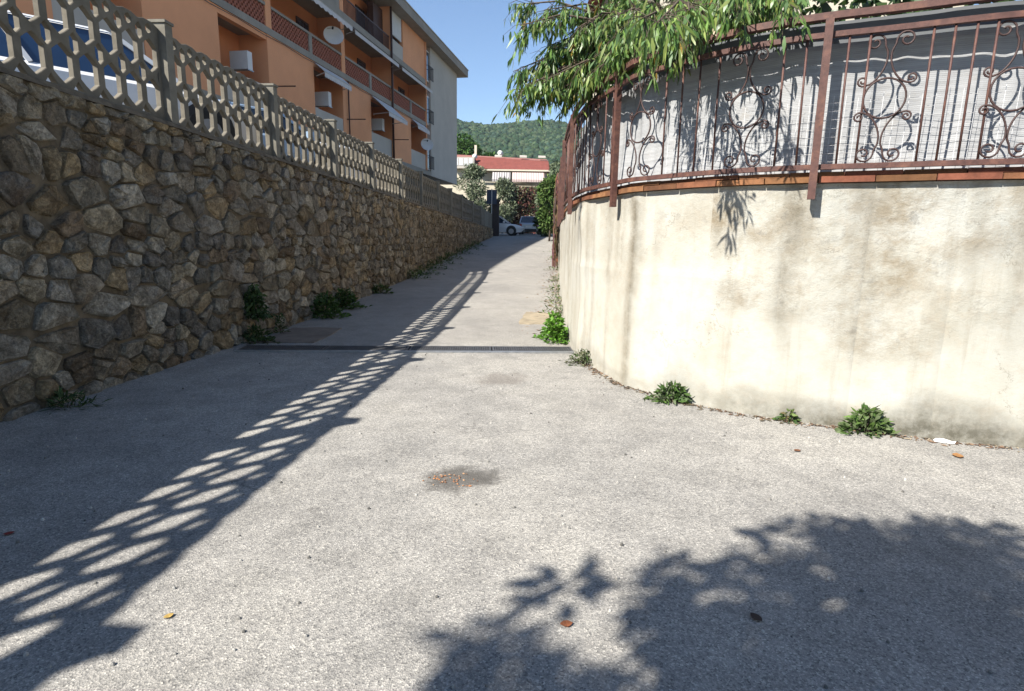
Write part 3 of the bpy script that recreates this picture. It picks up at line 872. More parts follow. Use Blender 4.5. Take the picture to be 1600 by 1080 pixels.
# ------------------------------------------------------------------ foliage helper
def leaf_mesh(name, centers, dirs, L, W, tints, fold=.25, droop=.3):
    """bent lance-shaped leaves: 2 quads each, tip narrow. centers (n,3) base, dirs (n,3) unit"""
    n = len(centers); C = np.asarray(centers); D = np.asarray(dirs, float); D /= np.linalg.norm(D, axis=1)[:, None] + 1e-9
    up_ = rng.normal(size=(n, 3)) * .8 + np.array([0, 0, .6])
    Sd = np.cross(D, up_); Sd /= np.linalg.norm(Sd, axis=1)[:, None] + 1e-9
    L = np.asarray(L)[:, None]; W = np.asarray(W)[:, None]
    dz = np.array([0, 0, -1.0])
    p0 = C; pm = C + D * L * .5 + dz * L * droop * .12; pt = C + D * L + dz * L * droop * .45
    a = p0 - Sd * W * .18; b_ = p0 + Sd * W * .18
    nrm = np.cross(Sd, D)
    c = pm + Sd * W * .5 + nrm * W * fold; d = pm - Sd * W * .5 + nrm * W * fold
    e = pt + Sd * W * .07; f = pt - Sd * W * .07
    V = np.stack([a, b_, c, d, e, f], 1).reshape(-1, 3)
    k = np.arange(n)[:, None] * 6
    F = np.concatenate([k + np.array([[0, 1, 2, 3]]), k + np.array([[3, 2, 4, 5]])], 1).reshape(-1, 4)
    return np_mesh(name, V, F, np.repeat(np.asarray(tints), 2, axis=0))

def blob_leaves(blobs, n, size, tints, updir=.3, shell=.55, asp=.5):
    """leaf cards spread through ellipsoids: blobs = [(cx,cy,cz,rx,ry,rz)]"""
    B = np.array(blobs); w_ = (B[:, 3] * B[:, 4] * B[:, 5]) ** .67; idx = rng.choice(len(B), n, p=w_ / w_.sum())
    d = rng.normal(size=(n, 3)); d /= np.linalg.norm(d, axis=1)[:, None]
    r_ = shell + (1 - shell) * rng.random(n) ** .6
    r_ *= 1 + .18 * np.sin(d[:, 0] * 7 + idx) * np.cos(d[:, 2] * 6 + idx * 2)
    P = B[idx, :3] + d * B[idx, 3:] * r_[:, None]
    D = d + rng.normal(size=(n, 3)) * .8 + np.array([0, 0, updir])
    L = size * rng.uniform(.6, 1.4, n)
    T = np.array([tints[i] for i in rng.integers(0, len(tints), n)]) * rng.uniform(.7, 1.3, (n, 1))
    return P, D, L, L * asp, T

def tree(name, base, hgt, blobs, n, size, tints, label, cat='tree', m='farleaf', trunk=.15, group=None, updir=.3, asp=.55, shell=.45, limbs=5, leafname='crown'):
    root = empty(name, base, label=label, cat=cat, group=group)
    P, D, L, W, T = blob_leaves(blobs, n, size, tints, updir, shell, asp)
    me = leaf_mesh(leafname, P, D, L, W, T); me.materials.append(MA[m]); link(leafname, me, root)
    if trunk:
        mb = MB(); B = sorted(blobs, key=lambda b_: -b_[3])
        mb.tube([(0, 0, -.2), (.05 * hgt * .3, 0, hgt * .25), (0, .02 * hgt, hgt * .55)], [trunk, trunk * .75, trunk * .5], 7)
        for b_ in B[:limbs]:
            mb.tube([(0, .01 * hgt, hgt * .4), (b_[0] * .5, b_[1] * .5, hgt * .4 + (b_[2] - hgt * .4) * .6), (b_[0], b_[1], b_[2])], [trunk * .45, trunk * .3, trunk * .1], 5)
        mb.build('trunk', MA['bark'], root, smooth=True)
    return root

# ------------------------------------------------------------------ peach tree over the railing
pt_base = (2.35, 7.5, 1.98)
peach = empty('peach_tree', pt_base, label='peach tree with long drooping green leaves overhanging the iron railing', cat='tree')
FORK = Vector((2.2, 7.35, 3.35))
ends = [(-.06, 7.2, 4.19), (.03, 6.9, 3.87), (.30, 7.0, 4.07), (-.04, 7.0, 3.42), (.17, 7.2, 3.45), (.5, 7.3, 3.45), (.66, 7.0, 3.88), (.96, 6.6, 3.85), (1.24, 6.3, 3.81), (1.53, 6.2, 3.85), (1.79, 6.0, 3.85), (2.06, 5.9, 3.87), (2.35, 5.8, 3.88), (1.29, 6.1, 3.42), (.81, 6.9, 3.52), (1.05, 6.7, 3.69), (.39, 7.1, 3.74), (.72, 7.5, 4.85), (1.34, 7.0, 4.7), (1.92, 6.6, 4.53), (2.48, 6.3, 4.35), (.15, 7.4, 4.73), (.66, 7.6, 3.55), (2.6, 6.6, 4.0), (2.9, 6.9, 4.4), (1.9, 7.4, 5.0), (1.2, 8.2, 4.6), (2.6, 8.3, 4.9), (1.0, 6.4, 3.45), (1.55, 6.35, 3.62), (.7, 7.1, 3.6), (.25, 7.05, 3.55), (1.32, 5.95, 3.5), (1.62, 5.6, 3.5), (1.95, 5.35, 3.52), (1.05, 6.2, 3.5), (.85, 6.7, 3.35), (1.75, 5.75, 3.6), (2.1, 5.6, 3.62), (.12, 6.9, 3.25), (.35, 7.2, 3.6), (1.38, 5.55, 3.32), (1.6, 5.3, 3.36), (1.85, 5.1, 3.40), (2.1, 4.95, 3.44), (1.2, 5.9, 3.36), (2.0, 5.3, 3.6), (1.5, 5.7, 3.62), (1.75, 5.5, 3.75), (1.1, 6.2, 3.6), (2.25, 5.3, 3.7), (1.32, 5.62, 3.22), (1.0, 4.45, 3.08), (1.25, 4.55, 3.2), (1.55, 4.4, 3.34), (1.0, 5.0, 3.3), (-.02, 7.0, 3.18), (.18, 7.1, 3.22), (.55, 7.0, 3.22), (.62, 7.2, 3.15), (.35, 6.8, 3.3)]
mbk = MB()
tb = Vector(pt_base)
mbk.tube([tb + Vector((0, 0, -.2)), tb.lerp(FORK, .5) + Vector((.06, 0, 0)), FORK], [.10, .085, .075], 8)
LP, LD = [], []
for e in ends:
    e = Vector(e); mid = FORK.lerp(e, .5) + Vector((rnd.uniform(-.1, .1), rnd.uniform(-.1, .1), .28 + rnd.uniform(0, .25)))
    pts = [FORK, FORK.lerp(mid, .5) + Vector((0, 0, .08)), mid, mid.lerp(e, .55) + Vector((0, 0, .10)), e]
    mbk.tube(pts, [.035, .026, .018, .011, .004], 5)
    dense = []
    for k in range(1, len(pts)):
        for j in range(6): dense.append((pts[k - 1].lerp(pts[k], j / 6), (pts[k] - pts[k - 1]).normalized(), k))
    for _ in range(44):
        p, d, k = rnd.choice(dense[7:])
        tw = (d * .8 + Vector((rnd.gauss(0, .6), rnd.gauss(0, .6), rnd.gauss(-.35, .35)))).normalized()
        tl = rnd.uniform(.12, .38)
        tip = p + tw * tl + Vector((0, 0, -.25 * tl))
        mbk.tube([p, p + tw * tl * .6, tip], [.004, .003, .0015], 3, False)
        for j in range(rnd.randint(7, 12)):
            f = rnd.uniform(.1, 1); q = p.lerp(tip, f)
            LP.append(q + Vector((rnd.gauss(0, .012), rnd.gauss(0, .012), 0)))
            LD.append(tw * .35 + Vector((rnd.gauss(0, .42), rnd.gauss(0, .42), -rnd.uniform(.3, 1.3))))
nl = len(LP)
PT_T = np.array([(.07, .14, .035), (.09, .165, .04), (.055, .115, .035), (.12, .19, .05), (.08, .15, .06), (.15, .20, .06)])
tt = PT_T[rng.integers(0, 6, nl)] * rng.uniform(1.0, 2.0, (nl, 1)) * np.array([1.12, 1.05, .95])
yl = rng.random(nl) < .018; tt[yl] = np.array([.32, .22, .05])
me = leaf_mesh('foliage', np.array(LP) - np.array(pt_base), np.array(LD), rng.uniform(.055, .145, nl), rng.uniform(.017, .034, nl), tt, .2, .5)
me.materials.append(MA['leaf']); link('foliage', me, peach, kind='stuff')
mbk.v = [(a - tb.x, b_ - tb.y, c - tb.z) for a, b_, c in mbk.v]
mbk.build('trunk', MA['bark'], peach, smooth=True)

# shade tree behind the camera: throws the leafy shadow over the forecourt
bl = []; TB = (-1.9, -3.9)
SX = math.cos(SUN_AZ) / math.tan(SUN_EL); SY = math.sin(SUN_AZ) / math.tan(SUN_EL)
FX = [-.5, -.15, .2, .6, 1.0, 1.35, 1.85, 2.1, 2.5, 3.0, 4.0, 5.6]; FY = [1.6, 2.0, 2.35, 2.65, 2.45, 2.75, 3.0, 2.6, 2.95, 2.95, 2.9, 2.4]
for k in range(260):
    gx = rnd.uniform(-.45, 5.6); s = rnd.uniform(.24, .50) if k >= 80 else rnd.uniform(.07, .26)
    gy = float(np.interp(gx, FX, FY)) - s - (rnd.gauss(.12, .20) if k < 80 else rnd.uniform(.30, 3.4))
    z = rnd.uniform(4.3, 6.6)
    bl.append((gx + s * .5 - SX * z - TB[0], gy - SY * z - TB[1], z, s, s, s * .8))
tree('shade_tree', (TB[0], TB[1], 0), 6.0, bl, 44000, .14, [(.05, .10, .03), (.07, .13, .035), (.04, .085, .03)], 'broad leafy tree beside the forecourt whose crown shades the asphalt', m='leaf', trunk=.13, limbs=14, shell=.15, asp=.5)

# ------------------------------------------------------------------ weeds and litter
def weed(x, y, z, w_, h_, n, L, tints, label, name='weed', asp=.4, hang=False, off=(0, 0), group=None, d=.6):
    root = empty(name, (x, y, z), label=label, cat='plant', group=group)
    P = np.stack([rng.normal(0, w_ * .42, n), rng.normal(0, w_ * .42 * d, n), rng.random(n) ** .8 * h_], 1)
    lim = np.clip(1 - (P[:, 0] / w_) ** 2 - (P[:, 1] / (w_ * d + 1e-6)) ** 2, .1, 1); P[:, 2] *= lim
    D = np.stack([P[:, 0] / w_ + rng.normal(0, .5, n), P[:, 1] / w_ + rng.normal(0, .5, n), rng.uniform(-.2, 1.0, n)], 1)
    if hang: D[:, 2] -= .8
    T = np.array([tints[i] for i in rng.integers(0, len(tints), n)]) * rng.uniform(.65, 1.35, (n, 1))
    me = leaf_mesh('leaves', P, D, L * rng.uniform(.6, 1.4, n), L * asp * rng.uniform(.6, 1.3, n), T); me.materials.append(MA['weed']); link('leaves', me, root)
    mb = MB()
    for _ in range(max(5, n // 25)):
        p = P[rng.integers(0, n)]
        mb.tube([(p[0] * .25, p[1] * .25, -.02), (p[0] * .7, p[1] * .7, p[2] * .6), tuple(p)], [.006, .004, .002], 4, False)
    mb.build('stems', MA['bark'], root)
    return root
GR = [(.06, .12, .025), (.085, .155, .035), (.05, .095, .025), (.12, .17, .045), (.19, .16, .07)]
DG = [(.035, .07, .02), (.05, .09, .025), (.06, .10, .03)]
GG = [(.12, .15, .08), (.16, .17, .09), (.10, .13, .06)]
ORD = ['first', 'second', 'third', 'fourth', 'fifth', 'sixth', 'seventh', 'eighth']
def zl(y): return zroad(y)
weed(xl(4.95) + .14, 4.95, 0, .26, .13, 200, .09, DG, 'small grassy weed at the foot of the stone wall nearest the camera', asp=.16)
weed(xl(8.3) + .13, 8.3, .36, .20, .50, 480, .07, DG, 'dark green climber growing out of the stone wall above the drain', 'wall_plant', .6, True, d=.45)
weed(xl(8.25) + .20, 8.2, 0, .26, .24, 300, .07, DG, 'low dark weeds at wall foot beside the left end of drain', asp=.4)
weed(xl(9.0) + .16, 9.0, 0, .10, .34, 110, .06, DG, 'narrow upright weed at the wall foot just past the drain', asp=.4, d=.8)
weed(xl(10.6) + .24, 10.6, .04, .34, .46, 620, .075, GR[:3], 'dense green bush at stone wall foot, nearer of two side by side', 'bush', .55)
weed(xl(11.7) + .22, 11.7, .08, .32, .40, 520, .075, GR[:3], 'dense green bush at stone wall foot, farther of two side by side', 'bush', .55)
weed(xl(14.2) + .18, 14.2, .16, .30, .22, 300, .08, GR, 'low spreading weed against wall foot halfway up the lane', asp=.4)
for k, y in enumerate((17.6, 18.8, 20.2, 21.8, 23.5, 26, 28.5, 31)):
    weed(xl(y) + .2, y, zl(y), .6, .3, 260, .11, GR[:3], 'grass tuft along the upper stone wall foot, %s up from the bushes' % ORD[k], 'grass_tuft', .2, group='grass tufts along the upper wall foot', d=.45)
weed(.66, 8.85, 0, .20, .42, 620, .075, [(.10, .24, .025), (.14, .30, .035), (.08, .18, .02)], 'bright green leafy weed beside right end of the drain', 'bush', .6, d=1.9)
weed(.90, 7.12, 0, .20, .17, 330, .055, GG + GR[:1], 'grey green dry weed at the corner of curved wall before drain', asp=.35, d=.9)
weed(1.57, 5.42, 0, .20, .17, 300, .075, GR[:2] + GG[:1], 'spreading green weed at the curved wall foot below the corner post', asp=.4, d=.5)
weed(2.44, 4.84, 0, .075, .10, 70, .05, GR, 'smallest green weed at curved wall foot between two larger ones', asp=.45, d=.7)
weed(2.97, 4.58, 0, .19, .22, 330, .07, [(.07, .13, .03), (.10, .17, .04), (.12, .16, .07)], 'sturdy bushy weed at curved wall foot nearest the white paper', asp=.45, d=.5)
for k, y in enumerate((11.5, 13, 15, 17.5, 20.5, 24, 28)):
    weed(xr(y) - .08, y, zl(y), .35, .22, 130, .09, GR + GG[:1], 'thin weed tuft along the right wall foot, %s up from the drain' % ORD[k], 'grass_tuft', .22, group='weed tufts along the right wall foot', d=.6)

def leaf_thing(x, y, sz, tint, label, name='dry_leaf', rz=0, z=.006):
    m1 = MB(); n = 9; vs = []
    for k in range(n):
        t = k / (n - 1); w_ = math.sin(math.pi * t) ** .8 * .35
        vs += [(sz * (t - .5), -sz * w_, .01 * sz + sz * .25 * (w_ ** 2) + .15 * sz * abs(t - .5)), (sz * (t - .5), sz * w_, .01 * sz + sz * .4 * (w_ ** 2) + .12 * sz * abs(t - .5))]
    m1.add(vs, [(2 * k, 2 * k + 2, 2 * k + 3, 2 * k + 1) for k in range(n - 1)], tint)
    o = m1.build(name, MA['litter'], label=label, cat='leaf'); o.location = (x, y, z); o.rotation_euler = (0, 0, rz); return o
leaf_thing(2.17, 4.12, .06, (.16, .07, .035), 'small brown fallen leaf on sunlit asphalt below the curved wall', rz=.4)
leaf_thing(3.34, 4.06, .10, (.30, .15, .055), 'tan curled fallen leaf on asphalt below the white paper', rz=1.2)
leaf_thing(.24, 2.09, .055, (.20, .07, .03), 'reddish brown fallen leaf inside the tree shadow, left of a darker one', rz=.2)
leaf_thing(-1.39, 2.10, .04, (.40, .27, .08), 'yellowish fallen leaf on sunlit asphalt beside the fence shadow', rz=.8)
leaf_thing(1.04, 2.15, .06, (.05, .035, .03), 'dark fallen leaf inside the tree shadow, right of a reddish one', rz=2.0)
leaf_thing(-2.59, 2.73, .05, (.22, .035, .03), 'dark red fallen leaf in the shade below the stone wall', rz=.5)
m1 = MB(); m1.add([(-.10, -.03, .004), (.09, -.035, .004), (.12, .02, .03), (.10, .045, .012), (-.08, .035, .035), (-.11, .0, .02), (0, 0, .012), (0, .045, .04), (0, -.036, .003)],
                  [(0, 8, 6, 5), (8, 1, 2, 6), (5, 6, 7, 4), (6, 2, 3, 7)])
o = m1.build('paper_scrap', MA['paper'], label='crumpled strip of white paper lying at the curved wall foot', cat='litter'); o.location = (3.46, 4.36, .004); o.rotation_euler = (0, 0, -.38); o.scale = (.68, .6, .6)
m1 = MB()
for _ in range(60):
    x, y = rnd.gauss(0, .075), rnd.gauss(0, .04); s = rnd.uniform(.003, .011); c = rnd.choice([(.36, .17, .08), (.40, .25, .15), (.24, .12, .07), (.16, .10, .07)])
    p = [(x + s * rnd.uniform(.6, 1.4) * math.cos(a), y + s * rnd.uniform(.6, 1.4) * math.sin(a), rnd.uniform(.001, .006)) for a in (0, 1.3, 2.6, 3.9, 5.2)]
    m1.add(p + [(x, y, s * .8 + .003)], [(k, (k + 1) % 5, 5) for k in range(5)], c)
o = m1.build('orange_crumbs', MA['litter'], label='scatter of orange crumbs in the middle of dark stain on asphalt', cat='crumbs', kind='stuff'); o.location = (-.37, 3.50, 0)
# debris that gathers along the curved wall
m1 = MB(); QL0, QL1 = wp.near((.85, 7.4)), wp.near((4.6, 4.05))
for _ in range(800):
    q = rnd.uniform(QL0, QL1); off = abs(rnd.gauss(0, .055)) + .03
    a = PT_(wp, q, off, .003); an = rnd.uniform(0, 6.3); s = rnd.uniform(.008, .032)
    c = rnd.choice([(.16, .10, .065), (.22, .15, .10), (.14, .09, .065), (.30, .25, .18), (.12, .10, .07)])
    dx, dy = math.cos(an) * s, math.sin(an) * s; h = rnd.uniform(.002, .014)
    m1.add([(a[0] - dx, a[1] - dy, .003), (a[0] + dy * .4, a[1] - dx * .4, .004 + h), (a[0] + dx, a[1] + dy, .004), (a[0] - dy * .4, a[1] + dx * .4, .003 + h * .6)], [(0, 1, 2, 3)], c)
for _ in range(700):
    y = rnd.uniform(9.2, 26); x = xr(y) - abs(rnd.gauss(0, .28)) - .02; an = rnd.uniform(0, 6.3); s = rnd.uniform(.012, .045); z = zroad(y)
    c = rnd.choice([(.22, .12, .07), (.28, .17, .10), (.16, .09, .06), (.33, .25, .16)])
    dx, dy = math.cos(an) * s, math.sin(an) * s; h = rnd.uniform(.002, .018)
    m1.add([(x - dx, y - dy, z + .003), (x + dy * .4, y - dx * .4, z + .004 + h), (x + dx, y + dy, z + .004), (x - dy * .4, y + dx * .4, z + .003 + h * .6)], [(0, 1, 2, 3)], c)
m1.build('leaf_litter', MA['litter'], label='brown dry leaf litter strewn along foot of the right wall', cat='litter', kind='stuff')
# loose chippings on the asphalt
m1 = MB()
for _ in range(420):
    x, y = rnd.uniform(-3.4, 4.0), rnd.uniform(1.7, 8.0)
    if x > 1.0 and y > 5.6 - (x - 1) * .55: continue
    s = rnd.uniform(.004, .010); t = rnd.uniform(.1, .5)
    m1.tube([(x, y, 0), (x, y, s), (x + s * .2, y, s * 1.4)], [s, s * .9, s * .4], 5, True, (t, t * .96, t * .88))
m1.build('loose_chippings', MA['litter'], label='loose pale stone chippings scattered over the asphalt forecourt', cat='gravel', kind='stuff')

# ------------------------------------------------------------------ drain across the lane
dA, dB = Vector((-3.72, 7.72, 0)), Vector((.86, 7.99, 0))
dr = empty('drain_channel', (-1.4, 7.86, 0), label='long steel grating drain set across the lane between both walls', cat='drain')
dd = (dB - dA); DLN = dd.length; dd.normalize(); dn = Vector((-dd.y, dd.x, 0))
def dpt(s, o, z): return tuple(dA + dd * s + dn * o + Vector((0, 0, z)))
DLOC = dr.location
def dbox(mb, s0, s1, o0, o1, z0, z1):
    mb.hexa([dpt(s0, o0, z0), dpt(s1, o0, z0), dpt(s1, o1, z0), dpt(s0, o1, z0), dpt(s0, o0, z1), dpt(s1, o0, z1), dpt(s1, o1, z1), dpt(s0, o1, z1)])
mb = MB(); dbox(mb, 0, DLN, -.16, .16, .001, .005); shift(mb, DLOC).build('channel_bed', MA['dark'], dr)
mb = MB(); dbox(mb, 0, DLN, -.235, -.165, .001, .019); shift(mb, DLOC).build('near_edge', MA['galv'], dr)
mb = MB(); dbox(mb, 0, DLN, .165, .19, .001, .017); shift(mb, DLOC).build('far_edge', MA['grate'], dr)
ns = 4; seg = DLN / ns
for k in range(ns):
    mb = MB(); s0, s1 = k * seg + .012, (k + 1) * seg - .012
    dbox(mb, s0, s1, -.155, -.13, .006, .022); dbox(mb, s0, s1, .13, .155, .006, .022)
    dbox(mb, s0, s0 + .02, -.129, .129, .006, .0215); dbox(mb, s1 - .02, s1, -.129, .129, .006, .0215)
    s = s0 + .04
    while s < s1 - .03:
        dbox(mb, s, s + .009, -.129, .129, .006, .020); s += .032
    for o_ in (-.075, -.02, .035, .09): dbox(mb, s0 + .021, s1 - .021, o_, o_ + .008, .0065, .0185)
    shift(mb, DLOC).build('grating', MA['grate'], dr)
# covers in the asphalt
def slab(name, pts, m, label, h=.02):
    q_ = []
    for i in range(len(pts)):
        a, b_ = np.array(pts[i]), np.array(pts[(i + 1) % len(pts)])
        for k in range(6): q_.append(tuple(a + (b_ - a) * k / 6 + np.array([rnd.uniform(-.025, .025), rnd.uniform(-.04, .04)])))
    pts = q_; mb = MB(); n = len(pts); c = np.mean(np.array(pts), axis=0)
    top = [(x + (c[0] - x) * .02, y + (c[1] - y) * .02, zroad(y) + h) for x, y in pts]; bot = [(x, y, zroad(y) - .03) for x, y in pts]
    mb.add(bot + top, [tuple(range(n, 2 * n))] + [(i, (i + 1) % n, n + (i + 1) % n, n + i) for i in range(n)])
    return mb.build(name, m, label=label, cat='cover')
slab('concrete_cover', [(.10, 10.2), (.72, 10.25), (.84, 11.5), (.26, 11.65)], MA['cover'], 'yellowish worn concrete cover in the lane beside the bright green weed', .012)
slab('inspection_cover', [(-3.72, 8.15), (-2.88, 8.2), (-2.86, 9.55), (-3.68, 9.5)], MA['cover2'], 'brownish shaded concrete cover in the lane beside the stone wall', .012)

# ------------------------------------------------------------------ apartment building (left, behind the terrace)
FO = Vector((-16.08, 0, 0)); FU = Vector((.181, .9835, 0)); FN = Vector((.9835, -.181, 0))
ab = empty('apartment_building', FO + FU * 30 + Vector((0, 0, 2.5)), label='orange and grey apartment building with brick lattice balconies above the parking terrace', cat='building')
AL = ab.location
def fpt(u, w_, z): p = FO + FU * u + FN * w_; return (p.x, p.y, z)
def fb(mb, u0, u1, w0, w1, z0, z1, tint=None):
    mb.hexa([fpt(u0, w1, z0), fpt(u1, w1, z0), fpt(u1, w0, z0), fpt(u0, w0, z0), fpt(u0, w1, z1), fpt(u1, w1, z1), fpt(u1, w0, z1), fpt(u0, w0, z1)], tint); return mb
def apart(name, m, *boxes, parent=None, label=None):
    mb = MB()
    for b_ in boxes: fb(mb, *b_)
    return shift(mb, AL).build(name, m, parent or ab, label=label)
UA, UE, UG = 9.0, 50.42, 58.15
apart('wall', MA['orange2'], (UA, UE, -9, -1.4, 6.9, 16.52))
apart('basement_wall', MA['slabc'], (UA, UG - 1.0, -9, -1.6, 2.2, 6.55))
apart('end_wall', MA['greyc'], (UE, UG, -9, 0, 6.55, 16.52))
apart('ground_floor_slab', MA['slabc'], (UA, UE - .003, -9, -.01, 6.55, 6.9))
apart('first_floor_slab', MA['slabc'], (UA, 49.3, -1.4, .03, 10.25, 10.55))
apart('second_floor_slab', MA['slabc'], (UA, 49.3, -1.4, .03, 13.40, 13.75))
apart('roof_slab', MA['slabc'], (UA, 59.4, -9.5, .75, 16.52, 17.12))
apart('roof_flashing', MA['greyc'], (UA, 59.45, -9.6, .80, 17.122, 17.18))
piers = [13.8, 20.8, 27.8, 34.9, 42.05]
for p in piers: apart('pier', MA['orange'], (p, p + .42, -1.39, .0, 6.9, 10.249), (p, p + .42, -1.39, .0, 10.551, 13.399), (p, p + .42, -1.39, .0, 13.751, 16.519))
apart('pier', MA['orange'], (49.1, 49.32, -1.39, .05, 6.9, 16.519))
bays = [(14.22, 17.6, 20.8), (21.22, 24.6, 27.8), (28.22, 31.8, 34.9), (35.32, 38.7, 42.05), (42.47, 45.8, 49.1)]
apart('infill_wall', MA['orange'], (UA, 13.8, -1.39, -.02, 6.9, 10.248))
for a, b_, c in bays:
    apart('infill_wall', MA['orange'], (a + .002, b_, -1.39, -.02, 6.9, 10.248))
    apart('ground_parapet', MA['greyc'], (b_ + .003, c - .003, -.18, -.04, 6.902, 8.05))
    apart('recess_lintel', MA['orange'], (b_ + .003, c - .003, -.3, -.025, 10.0, 10.246))
    # loggia doors on each floor
    for z0, z1 in ((6.95, 9.1), (10.6, 12.75), (13.8, 15.9)):
        uu = [(b_ + .5, b_ + 1.6)] if z0 < 7 else [(a + .8, a + 2.0), (c - 2.2, c - 1.0)]
        for u0, u1 in uu:
            d = apart('balcony_door', MA['brownm'], (u0, u1, -1.398, -1.33, z0, z1))
            apart('pane', MA['glass'], (u0 + .1, (u0 + u1) / 2 - .04, -1.329, -1.32, z0 + .35, z1 - .12), ((u0 + u1) / 2 + .04, u1 - .1, -1.329, -1.32, z0 + .35, z1 - .12), parent=d)
# brick lattice parapets on the first floor (second floor of the near bays)
def lattice(u0, u1, z0, z1, w0=-.16, w1=-.04):
    mb = MB(); z = z0; r_ = 0
    while z < z1 - .03:
        fb(mb, u0, u1, w0 + .002, w1 - .002, z, z + .028); z += .028
        u = u0 + (.12 if r_ % 2 else 0)
        while u < u1:
            fb(mb, max(u0, u), min(u + .125, u1), w0, w1, z + .001, min(z + .095, z1) - .001); u += .235
        z += .095; r_ += 1
    shift(mb, AL).build('brick_lattice', MA['brick'], ab, kind='stuff')
for (a, b_, c) in bays:
    m_ = (a + c) / 2
    for u0, u1 in ((a + .003, m_ - .14), (m_ + .14, c - .003)): lattice(u0, u1, 10.56, 11.40)
    apart('parapet_post', MA['slabc'], (m_ - .137, m_ + .137, -.18, .02, 10.552, 11.40))
    apart('parapet_rail', MA['slabc'], (a + .003, c - .003, -.2, .02, 11.402, 11.52))
for (a, b_, c) in bays[:3]:
    apart('upper_parapet', MA['slabc'], (a + .003, c - .003, -.18, -.02, 13.752, 14.65))
# second floor, fourth bay: metal railing; fifth bay: shutter and panels
a, b_, c = bays[3]
mb = MB(); fb(mb, a, c - .01, -.10, -.06, 14.62, 14.68)
for k in range(44): u = a + .1 + k * (c - a - .2) / 43; fb(mb, u - .012, u + .012, -.095, -.065, 13.752, 14.619)
shift(mb, AL).build('balcony_railing', MA['brownm'], ab)
apart('side_screen', MA['brownm'], (c - 1.5, c - .02, -.9, -.5, 13.76, 16.3))
a, b_, c = bays[4]
apart('window_wall', MA['greyc'], (a + .003, a + 1.95, -1.39, -.03, 13.752, 14.7))
sh = apart('roller_shutter', MA['white'], (a + .1, a + 1.85, -.16, -.09, 15.0, 16.5))
mb = MB()
for k in range(18): fb(mb, a + .11, a + 1.84, -.089, -.075, 15.02 + k * .082, 15.02 + k * .082 + .06)
shift(mb, AL).build('shutter_slat', MA['white'], sh, kind='stuff')
apart('window_pane', MA['glass'], (a + .1, a + 1.85, -.30, -.28, 14.7, 15.0))
apart('window_wall', MA['orange'], (a + 1.953, c - .003, -1.39, -.025, 13.752, 16.518))
# french windows in the end strip
for z0, z1 in ((7.0, 9.35), (10.55, 12.75), (13.85, 16.15)):
    f = apart('french_window', MA['white'], (49.34, 50.40, -.35, -.12, z0, z1))
    apart('pane', MA['glass'], (49.72, 50.32, -.118, -.10, z0 + .12, z1 - .12), parent=f)
    mb = MB(); fb(mb, 49.25, 50.5, .20, .24, z0 + 1.0, z0 + 1.05); fb(mb, 49.25, 50.5, .20, .24, z0 + .05, z0 + .09)
    for k in range(11): u = 49.27 + k * .12; fb(mb, u, u + .02, .21, .23, z0 + .091, z0 + .999)
    for u in (49.26, 50.46): fb(mb, u, u + .03, .0, .199, z0 + 1.0, z0 + 1.04)
    shift(mb, AL).build('balconette', MA['gatem'], ab)
apart('strip_wall', MA['orange2'], (49.33, UE - .002, -1.39, -.36, 6.9, 16.518))
# drain pipes and brackets
mb = MB(); mb.tube([fpt(42.0, .11, 6.6), fpt(42.0, .11, 16.45)], .075, 8); shift(mb, AL).build('downpipe', MA['brownm'], ab, smooth=True)
mb = MB(); mb.tube([fpt(35.45, .08, 6.6), fpt(35.45, .08, 10.2)], .04, 8); shift(mb, AL).build('downpipe', MA['brownm'], ab, smooth=True)
for u in (28.0, 35.3, 42.2):
    mb = MB(); mb.tube([fpt(u, 0, 8.12), fpt(u + .1, 1.1, 8.12)], .03, 5); shift(mb, AL).build('bracket', MA['brownm'], ab)
# garage openings under the building
for u in np.arange(11, 55, 5.2):
    g_ = apart('garage_door', MA['dark'], (u, u + 3.2, -1.598, -1.55, 2.6, 5.0))
for (u0, u1, z, w_) in ((9.2, 49.0, 10.18, .05), (20.9, 42.0, 13.34, .06)):
    mb = MB(); mb.tube([fpt(u0 + (u1 - u0) * k / 24, w_, z - .05 * math.sin(math.pi * ((k * .5) % 1))) for k in range(25)], .014, 4); shift(mb, AL).build('cable', MA['plastic'], ab)

# awnings
def awning(u0, u1, zt, drop, proj, label, scallop=True, m='offwhite'):
    root = empty('awning', fpt(u0, .05, zt), label=label, cat='awning', group='awnings on the apartment building')
    L_ = root.location; n = 14
    mb = MB(); mb.hexa([fpt(u0, .05, zt - .02), fpt(u1, .05, zt - .02), fpt(u1, proj, zt - drop - .02), fpt(u0, proj, zt - drop - .02), fpt(u0, .05, zt), fpt(u1, .05, zt), fpt(u1, proj, zt - drop), fpt(u0, proj, zt - drop)])
    shift(mb, L_).build('fabric', MA[m], root)
    mb = MB(); vs = []; fs = []
    for k in range(n * 2 + 1):
        u = u0 + (u1 - u0) * k / (2 * n); d = .24 + (.07 if (k % 2 and scallop) else 0)
        vs += [fpt(u, proj + .012, zt - drop - .01), fpt(u, proj + .012, zt - drop - d)]
    fs = [(2 * k, 2 * k + 2, 2 * k + 3, 2 * k + 1) for k in range(2 * n)]
    mb.add(vs, fs); shift(mb, L_).build('valance', MA[m], root)
    mb = MB()
    for u in (u0 + .06, u1 - .06): mb.tube([fpt(u, .06, zt - drop * .9 - .25), fpt(u, proj - .02, zt - drop - .06)], .02, 5)
    mb.tube([fpt(u0, proj, zt - drop - .03), fpt(u1, proj, zt - drop - .03)], .025, 6)
    shift(mb, L_).build('arm', MA['greyc'], root)
awning(31.85, 34.85, 10.2, .42, .55, 'short scalloped awning above the ground floor recess beside the air conditioner on its left bay')
